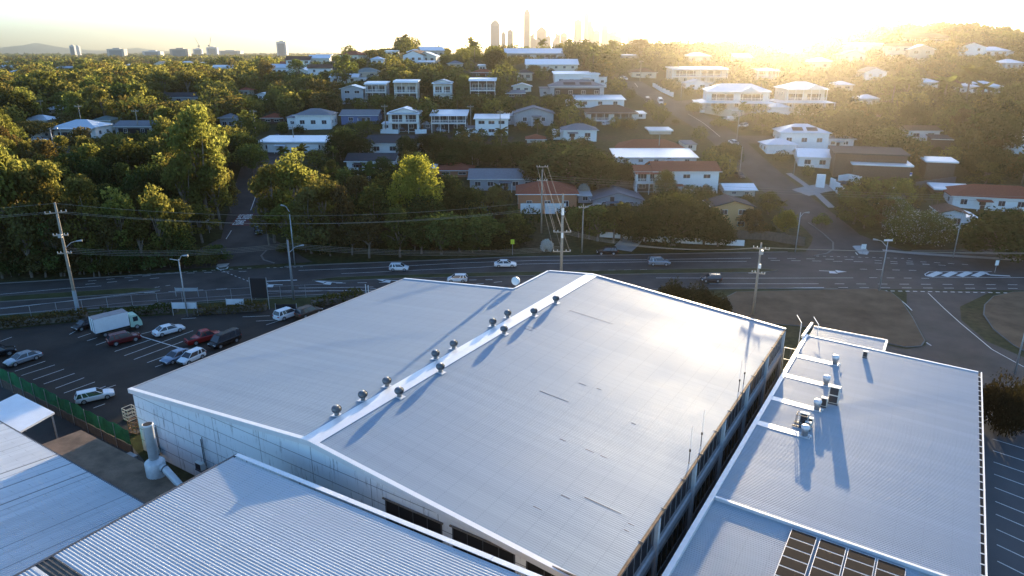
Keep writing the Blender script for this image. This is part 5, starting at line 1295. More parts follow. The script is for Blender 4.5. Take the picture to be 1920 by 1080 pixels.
for (x,y) in ((707,546),(712,548)):
    o = thing("bollard", f"white post poking above the warehouse roof's left verge, {'left' if x<710 else 'right'} of a pair", "bollard", pz(x-20,y+14), 0, "white posts behind the left eave"); MB().tube([(0,0,0),(0,0,2.2)],.06,8).build("post", M_white, o); MB().lathe(0,0,[(.07,2.2),(.07,2.3),(.02,2.33)],8).build("cap", M_white, o)
for i,(x0_,y0_,x1_,y1_) in enumerate(((1480,640,1508,588),(1526,622,1541,592))):
    a_ = LP(x0_,y0_,4.7); w1 = to_world(a_.x+.4, RYF+1.2+i*.4, 0); o = thing("steel_upright", f"thin pale steel upright beyond the far gutter corner, {'left' if i==0 else 'right'} one of two", "pole", w1, 0, "steel uprights at the gap")
    MB().tube([(0,0,0),(0,0,5.6)],.05,8).build("tube", M_flash, o); MB().tube([(0,0,5.6),(.3,2.2,5.75)],.04,6).build("brace", M_flash, o)
o = thing("steel_gate_frame", "small galvanised gate frame closing the narrow gap between the two warehouses", "gate", to_world(W+.25, LU+.3), -A0)
m_ = MB()
for x in (0,.7,1.4): m_.bar((x,0,0),(x,0,4.2),.07)
m_.build("uprights", M_galv, o); m2 = MB()
for z in (1.4,2.8,4.2): m2.bar((0,0,z),(1.4,0,z),.07)
m2.build("crossbars", M_galv, o)
if False:
    for s in SIZES[:88]: print("SZ", s)

# ---------------- trees ----------------
L_gum = leaf_mat("gum_leaves", (.105,.112,.032), (.28,.255,.055), .5)
L_dark = leaf_mat("dark_dense_leaves", (.042,.058,.020), (.085,.10,.02), .35)
L_mid = leaf_mat("mid_green_leaves", (.072,.090,.030), (.17,.18,.035), .42)
L_yel = leaf_mat("bright_yellow_green_leaves", (.12,.125,.028), (.34,.30,.045), .5)
L_oliv = leaf_mat("olive_leaves", (.095,.085,.036), (.19,.15,.035), .42)
L_flow = leaf_mat("white_blossom", (.62,.60,.55), (.4,.4,.3), .3)
L_bush = leaf_mat("dark_brown_green_bush_leaves", (.028,.026,.013), (.05,.042,.012), .25)
L_palm = leaf_mat("palm_leaves", (.05,.075,.02), (.20,.21,.04), .45)
M_bark = mat("grey_brown_bark", (.14,.115,.09), .95, var=.3, scale=3)
M_gbark = mat("pale_gum_bark", (.20,.165,.13), .9, var=.3, scale=2)

def quads(C, Nrm, size, asp=.62, seed=0):
    r = np.random.default_rng(seed); n = len(C)
    t = r.normal(size=(n,3)); t -= (t*Nrm).sum(1)[:,None]*Nrm; t /= np.linalg.norm(t,axis=1)[:,None]+1e-9
    b = np.cross(Nrm, t); s = size*(.6+.8*r.random(n))[:,None]
    v = np.stack([C-t*s, C-b*s*asp, C+t*s, C+b*s*asp], 1).reshape(-1,3)
    return v, np.arange(4*n).reshape(n,4)
def leaves(clumps, per, size, seed, shell=.55):
    """clumps: list of (x,y,z,rx,rz); leaf quads crowd towards each clump's outside"""
    r = np.random.default_rng(seed); Cs = []; Ns = []
    for (x,y,z,rx,rz) in clumps:
        n = int(per*(rx*rx)); d = r.normal(size=(n,3)); d /= np.linalg.norm(d,axis=1)[:,None]
        rad = shell + (1.08-shell)*r.random(n)**.6
        bump = 1 + .18*np.sin(d[:,0]*5+seed+x)*np.cos(d[:,1]*4+y)
        p = d*np.array([rx,rx,rz])*(rad*bump)[:,None] + np.array([x,y,z])
        nn = d*.8 + r.normal(size=(n,3))*.65; nn /= np.linalg.norm(nn,axis=1)[:,None]
        Cs.append(p); Ns.append(nn)
    return quads(np.concatenate(Cs), np.concatenate(Ns), size, seed=seed)
def gum_clumps(rn, H_=10, R_=3.4, n=26, z0=.35):
    out = []
    for k in range(n):
        a = rn.random()*6.283; t = rn.random(); z = H_*(z0 + (1-z0)*(t**.8)*.93); prof = math.sin(min(1,(1.06-(z/H_-z0)/(1-z0)))*1.6)
        rr = R_*prof*rn.uniform(.25,1); q = rn.uniform(.75,1.35); out.append((rr*math.cos(a), rr*math.sin(a), z-q*.4, q, q*rn.uniform(.6,.85)))
    return out
def round_clumps(rn, H_=8, R_=4, n=30, z0=.18):
    out = [(0,0,H_*.55,R_*.62,H_*.34)]
    for k in range(n):
        a = 2.4*k + rn.random()*.8; v = (k+.5)/n; ph = math.acos(1-1.55*v); rr = R_*.78*math.sin(ph)*rn.uniform(.85,1.1); z = H_*(z0+.32) + (H_*(1-z0)*.5-.9)*math.cos(ph)*1.15
        q = R_*rn.uniform(.26,.42); out.append((rr*math.cos(a), rr*math.sin(a), max(z, H_*z0), q, q*.78))
    return out
def trunk_mesh(rn, clumps, H_, r, m, fork=.3, name="trunk"):
    mb = MB(); f = Vector((rn.uniform(-.3,.3), rn.uniform(-.3,.3), H_*fork)); mb.tube([(0,0,-.6),(f.x*.4,f.y*.4,f.z*.5),f], [r*1.3,r,r*.8], 7)
    cs = sorted(clumps, key=lambda c: rn.random())[:9]
    for c in cs:
        e = Vector((c[0],c[1],c[2])); m1 = f.lerp(e,.5) + Vector((rn.uniform(-.3,.3),rn.uniform(-.3,.3),.35))
        mb.tube([f*.95, m1, e], [r*.55, r*.33, r*.1], 5)
    return mb.mesh(name, m)
TV = {}
def variant(kind, i, hi):
    key = (kind, i, hi)
    if key in TV: return TV[key]
    rn = random.Random(hash((kind.encode()[0], i)) & 1023); sd = i*7+3
    if kind == 'gum': H_=10; cl = gum_clumps(rn, 10, 3.3, 30); lm, bm, fk = (L_gum, M_gbark, .34); r=.2
    elif kind == 'yel': H_=10; cl = round_clumps(rn, 10, 3.5, 22, .25) + gum_clumps(rn, 10, 4.0, 20, .25); lm, bm, fk = (L_yel, M_bark, .25); r=.2
    elif kind == 'dark': H_=8; cl = round_clumps(rn, 8, 4.2, 30, .12); lm, bm, fk = (L_dark, M_bark, .2); r=.25
    elif kind == 'mid': H_=8; cl = round_clumps(rn, 8, 3.5, 26, .2) if i % 2 else gum_clumps(rn, 8, 3.0, 22, .25); lm, bm, fk = (L_mid, M_bark, .25); r=.18
    elif kind == 'oliv': H_=8; cl = gum_clumps(rn, 8, 3.2, 24, .28); lm, bm, fk = (L_oliv, M_bark, .3); r=.17
    elif kind == 'wide': H_=6; cl = [(c[0]*1.35,c[1]*1.35,max(c[2],2.6),c[3]*1.1,c[4]*.7) for c in round_clumps(rn, 6, 4.6, 30, .3)]; lm, bm, fk = (L_dark if i else L_oliv, M_bark, .3); r=.24
    elif kind == 'shrub': H_=3; cl = round_clumps(rn, 3, 1.9, 14, .05); lm, bm, fk = ([L_mid, L_dark, L_oliv][i%3], M_bark, .2); r=.06
    elif kind == 'bush': H_=3; cl = round_clumps(rn, 3, 1.7, 26, .0) + [(0,0,.9,1.5,.9)]; lm, bm, fk = (L_bush, M_bark, .2); r=.06
    elif kind == 'flow': H_=6; cl = [(c[0],c[1],c[2],c[3],c[4]) for c in round_clumps(rn, 6, 4.2, 34, .1)]; lm, bm, fk = (L_mid, M_bark, .2); r=.16
    per, sz = (150, .15) if hi == 2 else (75, .21) if hi == 1 else (22, .38)
    if kind in ('shrub','bush'): per *= 2.4; sz *= .6
    v, f = leaves(cl, per, sz, sd)
    crown = np_mesh(kind+"_crown", v, f, lm, False)
    if kind == 'flow':
        v2, f2 = leaves([(c[0],c[1],c[2],c[3]*1.06,c[4]*1.06) for c in cl], 26, .09, sd+1, .92)
        fl_ = np_mesh("blossom", v2, f2, L_flow, False)
    else: fl_ = None
    TV[key] = (crown, trunk_mesh(rn, cl, H_, r, bm, fk), H_, fl_); return TV[key]
def palm_variant(i, hi):
    key = ('palm', i, hi)
    if key in TV: return TV[key]
    rn = random.Random(i+50); H_ = 8; C_ = []; N_ = []; v = []; f = []
    def q(a,b,c,d):
        o = len(v); v.extend([a,b,c,d]); f.append((o,o+1,o+2,o+3))
    for k in range(18):
        az = k*2.4+rn.random()*.3; el = rn.uniform(-.1,1.2); L_ = rn.uniform(2.2,3.0); p = Vector((0,0,H_)); d = Vector((math.cos(az)*math.cos(el),math.sin(az)*math.cos(el),math.sin(el))); side = Vector((-math.sin(az),math.cos(az),0))
        for s in range(7):
            d = (d + Vector((0,0,-.17))).normalized(); p2 = p + d*L_/7; w = .55*math.sin((s+1)/8*3.1)+.12
            for sg in (-1,1):
                q(p, p2, p2+side*sg*w+Vector((0,0,-w*.5))+d*.15, p+side*sg*w*.9+Vector((0,0,-w*.5)))
            p = p2
    crown = np_mesh("palm_fronds", np.array([tuple(x) for x in v]), np.array(f), L_palm, False)
    TV[key] = (crown, MB().tube([(0,0,-.5),(.1,0,H_*.5),(0,0,H_)], [.2,.14,.12], 8).mesh("palm_trunk", M_bark), H_+.6, None); return TV[key]
TREES = []
def tree_obj(kind, x, y, h, wf=1., hi=0, label=None, group=None, z=None):
    i = rnd.randrange(3 if kind != 'wide' else 2)
    cr, tk, H_, fl_ = palm_variant(i, hi) if kind == 'palm' else variant(kind, i, hi)
    s = h/H_; nm, cat = {'palm':("palm_tree","palm tree"),'shrub':("shrub","shrub"),'bush':("bush","shrub"),'gum':("gum_tree","tree")}.get(kind, ("tree","tree"))
    o = thing(nm, label or "x", cat, (x, y, (hz(x,y) if z is None else z) - .05), rnd.random()*6.283, group)
    o.scale = (s*wf, s*wf, s)
    put("fronds" if kind == 'palm' else "crown", cr, o); put("trunk" if kind != 'shrub' else "stems", tk, o)
    if fl_: put("blossom", fl_, o)
    if not label:
        px, py, dep = proj((x, y, o.location.z + h*.5)); o["auto"] = {'gum':"olive-green gum tree",'yel':"bright yellow-green tree",'dark':"dark dense tree",'mid':"mid-green tree",'oliv':"brownish olive tree",'wide':"wide spreading tree",'shrub':"low garden shrub",'palm':"feathery palm tree",'flow':"flowering tree"}[kind]; o["auto_px"] = (px, py)
    return o
def crown_w(kind): return {'gum':.74,'yel':.84,'dark':1.02,'mid':.85,'oliv':.85,'wide':2.1,'shrub':1.25,'bush':1.25,'palm':.62,'flow':1.4}[kind]
PLACED = []
def tpx(cx, top, base, w, kind, label=None, Yfix=None, hi=1):
    b = G(cx, base) if Yfix is None else None
    if Yfix is not None: dx,dy,dz = ray(cx, base); b = Vector((dx/dy*Yfix, Yfix, hz(dx/dy*Yfix, Yfix)))
    h = fit_h(b, top); dep = proj(b)[2]; wf = max(.5, min(2.2, (w/F*dep)/(h*crown_w(kind))))
    PLACED.append((b.x, b.y, w/F*dep/2)); return tree_obj(kind, b.x, b.y, h, wf, hi, label, "street and garden trees" if not label else None)
GT = [(30,255,505,150,'gum'),(95,315,508,110,'gum'),(-20,300,512,130,'gum'),(62,290,500,110,'gum'),(120,300,498,95,'gum'),(180,330,508,110,'gum'),(240,345,503,100,'gum'),(310,340,500,90,'gum'),(345,372,482,90,'gum'),
      (150,372,514,95,'oliv'),(272,398,506,85,'gum'),(210,395,512,80,'oliv'),(330,420,492,70,'mid'),(60,380,520,100,'oliv'),(5,400,522,90,'oliv'),(115,410,518,80,'mid'),(380,380,455,80,'gum'),(415,300,430,85,'gum'),(432,335,400,60,'gum'),(360,285,440,95,'gum'),(400,255,420,90,'gum'),
      (560,275,448,120,'gum'),(515,305,455,90,'gum'),(612,320,462,110,'gum'),(645,345,468,70,'oliv'),(505,370,460,60,'gum'),(585,345,475,100,'oliv'),(540,380,472,90,'gum'),
      (750,385,482,80,'mid'),(692,400,484,80,'oliv'),(828,395,477,90,'mid'),(900,400,470,95,'mid'),(952,408,462,75,'mid'),(862,402,472,70,'mid'),(705,345,446,90,'mid'),(660,410,478,60,'oliv'),(620,420,480,60,'oliv'),(790,405,476,70,'mid'),(930,430,468,70,'dark'),(985,420,456,60,'mid'),
      (130,372,470,70,'mid'),(215,340,450,90,'dark'),(290,300,430,90,'dark'),(330,258,330,70,'dark'),(190,290,400,70,'dark'),(455,245,310,70,'dark'),(475,265,330,60,'mid'),
      (640,242,300,60,'dark'),(672,252,300,60,'dark'),(690,225,262,60,'mid'),(720,290,345,40,'dark'),(762,250,300,40,'dark'),(800,250,288,60,'dark'),(830,255,296,50,'dark'),(860,262,305,60,'dark'),(895,262,310,60,'dark'),(930,264,312,60,'dark'),(965,262,318,60,'dark'),(1000,268,322,60,'dark'),(850,275,318,60,'dark'),
      (1012,290,350,70,'dark'),(1120,285,360,70,'dark'),(1160,300,350,60,'dark'),
      (1120,385,452,80,'mid'),(1165,378,452,70,'mid'),(1085,385,445,50,'mid'),(1150,395,455,50,'palm'),(1105,392,448,50,'palm'),(1190,395,455,60,'dark'),(1210,400,455,60,'dark'),
      (1320,385,458,80,'dark'),(1345,410,462,60,'dark'),(1415,392,443,44,'oliv'),(1440,358,402,56,'mid'),(1470,392,443,50,'yel'),(1405,388,436,50,'oliv'),(1362,262,320,55,'mid'),(1345,285,330,40,'dark'),
      (1600,368,420,80,'mid'),(1655,372,422,70,'oliv'),(1845,302,352,70,'mid'),(1620,385,428,60,'mid'),(1880,388,485,150,'dark'),(1935,420,480,70,'dark'),(1540,395,425,30,'shrub'),
      (1000,120,140,28,'dark'),(992,94,112,22,'dark'),(870,140,190,50,'mid'),(575,165,215,70,'dark'),(615,170,215,50,'dark'),(540,185,230,50,'mid'),
      (650,100,160,55,'mid'),(560,110,160,55,'mid'),(508,118,165,50,'oliv'),(460,125,160,40,'dark'),(355,130,185,75,'gum'),(310,125,190,70,'gum'),(410,140,185,60,'yel'),(240,150,210,60,'gum'),(170,140,200,80,'gum'),(90,130,205,90,'gum'),(30,150,215,80,'gum'),(130,170,215,70,'gum'),(290,165,215,60,'dark'),
      (1200,70,115,62,'oliv'),(1148,74,115,35,'mid'),(1135,95,135,40,'dark'),(1108,82,112,22,'palm'),(1090,88,125,30,'mid'),(932,88,135,45,'dark'),(1260,100,140,60,'mid'),(1270,112,150,30,'palm'),(1040,92,110,26,'dark'),
      (1700,150,190,60,'palm'),(1660,140,200,60,'mid'),(1790,140,205,60,'palm'),(1805,130,215,60,'palm'),(1765,150,215,60,'palm'),(1670,150,210,50,'palm'),(1710,185,245,60,'dark'),(1640,190,250,70,'mid'),(1590,200,270,80,'dark'),(1660,235,290,80,'mid'),(1700,260,300,70,'dark'),(1860,205,290,90,'dark'),(1835,160,215,50,'palm'),(1900,150,215,70,'mid'),(1890,190,240,60,'palm'),
      (1395,195,235,50,'mid'),(1350,215,240,36,'shrub'),(1300,190,215,30,'mid'),(1430,222,250,50,'mid'),(1465,212,235,40,'dark'),(1550,205,250,70,'mid')]
for k in range(26):
    cx = -10 + k*16.5 + rnd.uniform(-6,6); GT.append((cx, rnd.uniform(440,470), 518 - max(0,(cx-200))*.10 + rnd.uniform(-8,2), rnd.uniform(45,75), rnd.choice(['dark','mid','oliv','shrub'])))
for k in range(16):
    cx = 540 + k*27 + rnd.uniform(-8,8); GT.append((cx, rnd.uniform(438,458), rnd.uniform(468,480) - max(0,(cx-850))*.10, rnd.uniform(35,60), rnd.choice(['dark','mid','oliv','shrub'])))
for t in GT: tpx(*t)
tpx(392,190,430,130,'gum',"tallest gum tree with wispy olive crown, left of the school street", hi=2)
tpx(352,240,420,100,'gum',"tall gum tree merging into the left side of the tallest gum", hi=2)
tpx(785,286,432,108,'yel',"bright yellow-green sunlit tree in front of the slate-roofed white house", hi=2)
tpx(1072,268,346,205,'dark',"huge dark fig-like tree spreading behind the orange brick house", hi=1)
tpx(1262,355,462,150,'dark',"big dark rounded tree between the garden wall and the white red-tiled house", hi=2)
tpx(1245,318,372,46,'yel',"small golden-green tree against the white red-tiled house's front wall", hi=2)
tpx(1722,392,458,112,'flow',"large rounded tree dotted with pale blossom beside the side street grass", hi=2)
tpx(1672,366,418,60,'flow',"smaller blossom-dotted tree left of the large rounded flowering tree", hi=1)
tpx(65,226,262,92,'wide',"dark spreading flat-topped tree in front of the pale blue pyramid roof", hi=1)
tpx(252,262,372,120,'dark',"dense dark dome-shaped tree left of the tallest gum", hi=1)
tpx(165,236,300,80,'oliv',"rounded brownish tree in front of the white house by the upper left street", hi=1)
for (cx,t,b,w,l) in ((1095,342,366,20,"small bare tree covered in white blossom right of the orange brick house"),(920,385,404,20,"small white-blossomed tree beside the grey block wall"),(1025,447,472,22,"white-blossomed sapling on the verge left of the twin timber poles")):
    o = tpx(cx,t,b,w,'flow',l); 
    for ch in o.children:
        if ch.name.startswith("crown"): ch.data = ch.data.copy(); ch.data.materials[0] = L_flow
for i,(cx,t,Y_,w,l) in enumerate(((1260,514,97,66,"left of three trimmed brown-green bushes behind the warehouse's right roof"),(1305,520,95,76,"middle of three trimmed bushes behind the warehouse's right roof"),(1348,540,93,46,"right of three trimmed bushes behind the warehouse's right roof"))):
    tpx(cx,t,600,w,'bush',l,Y_,2)
for (cx,t,b,w,l) in ((1862,682,800,85,"big dark rounded bush at the right building's far corner, left one"),(1915,690,790,80,"big dark bush cut by the right picture edge beside the right building"),(1885,700,815,60,"lower dark bush between the two big ones by the right building"),(1552,612,634,18,"tiny dark shrub behind the small rear annexe roof")):
    d_ = pz(cx,b); h = fit_h(d_, t); dep = proj(d_)[2]; o = tree_obj('bush', d_.x, d_.y, h, (w/F*dep)/(h*1.25), 2, l, None)
# hedges
def hedge(name, label, a, b, h, th, m, seed):
    a, b = Vector(a), Vector(b); L_ = (b-a).length; n = int(L_*90*h); r = np.random.default_rng(seed)
    C = np.stack([r.random(n)*L_, (r.random(n)-.5)*th*1.2, r.random(n)**.7*h], 1)
    C[:,2] *= .78 + .28*np.sin(C[:,0]*1.1+seed)*np.cos(C[:,0]*.43) + .1*r.random(n); nn = r.normal(size=(n,3)); nn[:,2] += .6; nn /= np.linalg.norm(nn,axis=1)[:,None]
    v, f = quads(C, nn, .17, seed=seed)
    o = thing(name, label, "hedge", a, math.atan2(b.y-a.y, b.x-a.x))
    put("foliage", np_mesh("hedge_foliage", v, f, m, False), o); MB().box(0,L_,-th*.32,th*.32,0,h*.5).build("stems", M_bark, o)
hedge("hedge", "rough dark hedge along the car park, left of the box truck", pz(-40,618), pz(165,597), 1.5, 1.8, L_oliv, 1)
hedge("hedge", "middle stretch of rough hedge between the box truck and the light pole", pz(190,594), pz(335,584), 1.3, 1.6, L_dark, 2)
hedge("hedge", "flowering stretch of hedge right of the car park light pole", pz(365,589), pz(500,580), 1.5, 1.8, L_oliv, 3)
hedge("hedge", "low hedge by the white four-wheel drive beneath the warehouse's left verge", pz(585,574), pz(680,560), 1.6, 2.0, L_mid, 4)
hedge("hedge", "short ragged hedge along the brown box house's front wall", G(1590,372), G(1668,366), 1.8, 1.5, L_oliv, 5)

# keep the street surfaces visible
STREETPT = []
for (xs_, ys_, hw_) in ROADS[:3]:
    for k in range(0, len(xs_), 6):
        q = proj((xs_[k], ys_[k], hz(xs_[k], ys_[k])))
        if not (1255 < q[0] < 1400 and q[1] < 170): STREETPT.append((q[0], q[1], ys_[k]))
def allowed(x, y, h, kind):
    z = hz(x,y); w = h*crown_w(kind)/2
    px, pb, dep = proj((x,y,z)); pt = proj((x,y,z+h))[1]; wp = w/dep*F
    for (a, t, b, d, Yk) in KEEP:
        if Yk > y - .5 and a - wp*.75 < px < b + wp*.75 if False else (Yk > y - .5 and px + wp*.8 > a and px - wp*.8 < b):
            lim = d - .33*(d-t)
            if pt < lim: h2 = h*(pb-lim)/(pb-pt) if pb > lim else 0; h = min(h, h2); pt = pb-(pb-pt)*0 - h/dep*F
            if h < 1.2: return 0
            w = h*crown_w(kind)/2; wp = w/dep*F
    for (sx, sy, sY) in STREETPT:
        if sY > y and abs(px-sx) < wp*.8+6*F/sY*.5 and pt < sy < pb + 2:
            h = min(h, h*(pb-sy)/max(pb-pt, .1)); pt = sy
            if h < 1.2: return 0
    return h
cand = []
Yc = 131.
while Yc < 520:
    sp = 4.5 + Yc*.009; n = int(1.8*(Yc+20)/sp)
    for k in range(n):
        a = -.9 + 1.8*(k+rnd.random())/n; x = a*(Yc+20) ; y = Yc + rnd.uniform(-.5,.5)*sp
        cand.append((x, y, rnd.random(), rnd.random()))
    Yc += sp*.95
placed = []
for (x, y, r1, r2) in cand:
    if y < far_edge(x) + 6: continue
    px, py, dep = proj((x,y,hz(x,y)))
    if not -60 < px < 1980: continue
    if any(np.min(np.hypot(xs_-x, ys_-y)) < hw_+1.8 for xs_, ys_, hw_ in ROADS): continue
    if any(abs(hx-x) < hr*.95+.6 and -1.5 < y-hy < hr*1.7+.5 for hx,hy,hr in HOUSES): continue
    if any(math.hypot(x-q[0], y-q[1]) < q[2]*.6+.8 for q in PLACED): continue
    if 960 < px < 1230 and py > 440: continue
    if px > 1500 and py > 400 and y < 160: 
        if r1 < .8: continue
    if 560 < px < 960 and py > 462 and r2 < .5: continue
    left = px < 470
    if left: kind = 'gum' if r1 < .5 else 'dark' if r1 < .68 else 'oliv' if r1 < .84 else 'mid'
    else: kind = 'dark' if r1 < .36 else 'mid' if r1 < .66 else 'oliv' if r1 < .78 else 'palm' if r1 < .88 else 'gum'
    h = (7.5 + 6*r2) if left else (4.5 + 5.5*r2)
    if y > 300: h *= 1.05
    h = allowed(x, y, h, kind)
    if h < 1.3: continue
    if h < 3.2: kind = 'shrub'
    placed.append((x, y, h, kind, h/dep))
placed.sort(key=lambda q: -q[4])
shr = [q for q in placed if q[3] == 'shrub']; plm = [q for q in placed if q[3] == 'palm']; trs = [q for q in placed if q[3] not in ('shrub','palm')]
ntree = sum(1 for o in COL.objects if o.get("category") == "tree")
nt_ = 294 - ntree
stuff = trs[nt_:] + shr[200:] + plm[80:]
for (x,y,h,kind,_) in trs[:nt_] + shr[:200] + plm[:80]:
    tree_obj(kind, x, y, h, rnd.uniform(.9,1.15), 1 if y < 230 else 0, None, "street and garden trees" if kind not in('shrub','palm') else "garden shrubs" if kind == 'shrub' else "garden palms")
# every other tree: smaller in the picture, read as one cover of foliage
def mass(name, items, mats_, label, per, size):
    v_all = {m.name: [[],[],0] for m in mats_}; r = np.random.default_rng(5); V=[]; Fc=[]; MI=[]; off=0
    for (x,y,h,mi) in items:
        cw = h*r.uniform(.42,.6); n = per; d = r.normal(size=(n,3)); d /= np.linalg.norm(d,axis=1)[:,None]; d[:,2] = d[:,2]*.9
        ph = r.random(3)*6; rad = (.7+.35*r.random(n))*(1+.22*np.sin(d[:,0]*5+ph[0])*np.cos(d[:,1]*5+ph[1]))
        p = d*np.array([cw,cw,h*.46])*rad[:,None] + np.array([x,y,float(H(x,y))+h*.52]); nn = d*.8+r.normal(size=(n,3))*.6; nn /= np.linalg.norm(nn,axis=1)[:,None]
        v, f = quads(p, nn, size*h/8, seed=int(r.integers(1e6))); V.append(v); Fc.append(f+off); off += len(v); MI.append(np.full(len(f), mi))
    me = np_mesh(name, np.concatenate(V), np.concatenate(Fc), mats_[0], False)
    for m in mats_[1:]: me.materials.append(m)
    me.polygons.foreach_set("material_index", np.concatenate(MI).astype(np.int32))
    o = bpy.data.objects.new(name, me); COL.objects.link(o); o["kind"] = "stuff"; o["label"] = label; return o
ms = [L_gum, L_dark, L_mid, L_oliv]; ki = {'gum':0,'dark':1,'mid':2,'oliv':3,'shrub':2,'palm':2,'yel':0}
if stuff: mass("hillside_trees", [(x,y,h,ki[k]) for x,y,h,k,_ in stuff], ms, "smaller trees filling the gaps between hillside houses", 420, .46)
far = []
Yc = 520.
while Yc < 4200:
    sp = 8 + Yc*.014; n = int(1.8*Yc/sp)
    for k in range(n):
        a = -.9 + 1.8*(k+rnd.random())/n; x = a*Yc; y = Yc + rnd.uniform(-.5,.5)*sp; h = rnd.uniform(7,13)*(1+Yc/6000)
        h = allowed(x, y, h, 'mid') if Yc < 1500 else h
        if h > 2.5: far.append((x,y,h,rnd.choice([0,1,1,2,3])))
    Yc += sp*1.15
mass("far_woodland", far, ms, "distant tree cover stretching to the horizon", 110, 1.05)
NT_INFO = (len(trs), len(shr), len(plm), len(far))

# labels that single each tree or far house out by its neighbours in the picture
def autolabel():
    from collections import defaultdict
    gr = defaultdict(list)
    for o in list(COL.objects):
        if "auto" not in o: continue
        px, py = o["auto_px"]
        best = min(LAND, key=lambda l: math.hypot((px-l[0])*.8, (py-l[1])*1.5)); dx, dy = px-best[0], (py-best[1])*1.6
        rel = "right of" if dx > abs(dy) else "left of" if -dx > abs(dy) else "behind" if dy < 0 else "in front of"
        gr[(o["auto"], rel, best[2])].append((px, o))
    W_ = ["first","second","third","fourth","fifth","sixth","seventh","eighth","ninth","tenth","eleventh","twelfth","thirteenth","fourteenth","fifteenth","sixteenth","seventeenth","eighteenth","nineteenth","twentieth"]
    for (b, rel, lm), v in gr.items():
        v.sort(key=lambda q: q[0])
        for i, (px, o) in enumerate(v):
            o["label"] = f"{b} {rel} {lm}".replace("brownish olive tree","brownish tree").replace("olive-green gum tree","olive gum tree").replace("small far ","far ").replace("low garden shrub","garden shrub") + ("" if len(v) == 1 else f", {W_[i] if i < 20 else str(i+1)+'th'} from left" if i < len(v)-1 else ", rightmost one")
            if len(o["label"].split()) > 16: o["label"] = o["label"].replace(" in front of ", " before ")
            del o["auto"]; del o["auto_px"]
LAND += [(140,545,"the left road verge"),(60,440,"the left power pole"),(250,470,"the box truck"),(330,400,"the school zone sign"),(560,400,"the grey road light pole"),(700,450,"the leftmost moving car"),(900,440,"the leftmost white sedan"),(460,300,"the school street"),
         (785,360,"the yellow-green tree"),(60,160,"the far-left houses"),(200,160,"the left middle woodland"),(340,150,"the long dark-roofed building"),(590,130,"the low solar-roofed house"),(1090,110,"the hilltop gum trees"),(1200,180,"the hill street"),(1300,230,"the ramp wall"),(1380,300,"the bend of hill street"),
         (1600,200,"the tall palms"),(1650,150,"the sun glare"),(1850,330,"the right edge lawn"),(1600,400,"the side street lawn"),(1720,420,"the round flowering tree"),(1130,420,"the verge garden"),(1270,410,"the big dark rounded tree"),(800,130,"the centre ridge villas")]
autolabel()

# ---------------- far city, mountains, haze ----------------
M_city = mat("city_tower_grey", (.22,.23,.25), .6, var=.06, scale=.02)
def tower(x0, x1, ytop, dist, lab, kind="flat", depth=.8, name="skyscraper", cat="skyscraper", grp="skyscrapers of the far city", m=None, ybase=112):
    cx = (x0+x1)/2; dx, dy, dz = ray(cx, 95); X = dx/dy*dist; w = (x1-x0)/1374*dist; h = 36 + (95-ytop)/1374*dist*1.0
    base = hz(X, dist) - 3
    o = thing(name, lab, cat, (X, dist, base), -.35*0, grp); H_ = h - base; d = w*depth; m = m or M_city
    mb = MB()
    if kind == "flat": mb.box(-w/2,w/2,0,d,0,H_)
    elif kind == "chamfer":
        mb.box(-w/2,w/2,0,d,0,H_*.94); mb.add([(-w/2,0,H_*.94),(w/2,0,H_*.94),(w/2,d,H_*.94),(-w/2,d,H_*.94),(-w*.3,0,H_),(w*.3,0,H_),(w*.3,d,H_),(-w*.3,d,H_)],[(4,5,6,7),(0,1,5,4),(1,2,6,5),(2,3,7,6),(3,0,4,7)])
    elif kind == "step": mb.box(-w/2,w*.1,0,d,0,H_).box(w*.1,w/2,0,d,0,H_*.86)
    elif kind == "stepl": mb.box(-w*.1,w/2,0,d,0,H_).box(-w/2,-w*.1,0,d,0,H_*.8)
    mb.build("tower_shaft", m, o)
    pl = MB().box(-w*.2,w*.2,d*.3,d*.7,H_,H_+max(3,H_*.025)); pl.build("plant_room", m, o)
    if w/dist*1374 > 8:
        MB().box(-w*.36,w*.36,-.6,-.2,H_*.04,H_*.9).build("glazing", mat("city_glass",(.14,.16,.19),.3,var=.2,scale=.05), o)
    return o
for (x0,x1,yt,k,l) in [(920,937,44,"chamfer","broad chamfered tower at the left end of the far city skyline"),(940,948,64,"flat","short slim tower just right of the chamfered left-end tower"),
    (951,962,60,"flat","mid-height tower left of the tall slender skyline tower"),(982,993.5,25,"chamfer","tall slender tower standing alone in the left half of the skyline"),
    (994,1006,68,"step","low stepped block at the foot of the tall slender tower's right side"),(1006,1024,56,"chamfer","tower with sloping shoulders right of the tall slender tower"),
    (1024,1032,70,"flat","low block right of the sloping-shouldered tower"),(1036,1050,67,"stepl","stepped low block in the gap before the twin city towers"),(1051,1063,65,"flat","square block left of the wide gap in the skyline"),
    (1076,1090,42,"flat","square-topped dark tower left of the forked tower"),(1094,1102,31,"flat","slim tall tower right of the square-topped tower"),(1102,1112,44,"step","shouldered tower hugging the slim tall tower"),
    (1112,1124,60,"flat","wide low block right of the shouldered tower"),(1127,1139,51,"flat","plain mid-height tower in the middle of the skyline's right half"),(1139,1165,63,"step","long low blocks right of the plain mid-height tower"),
    (1176,1194,36,"stepl","large stepped tower above the hilltop gum tree"),(1194,1216,55,"flat","broad flat tower right of the large stepped tower"),(1228,1238,70,"flat","small hazy block left of the tallest right-hand tower"),
    (1250,1267,55,"stepl","hazy stepped tower beside the tallest right-hand tower"),(1267,1276.5,19,"flat","tallest slender tower at the right end of the skyline, bleached by sun"),(1281,1290,72,"flat","small hazy block at the far right end of the skyline")]:
    tower(x0,x1,yt,1450+random.random()*80,l,k)
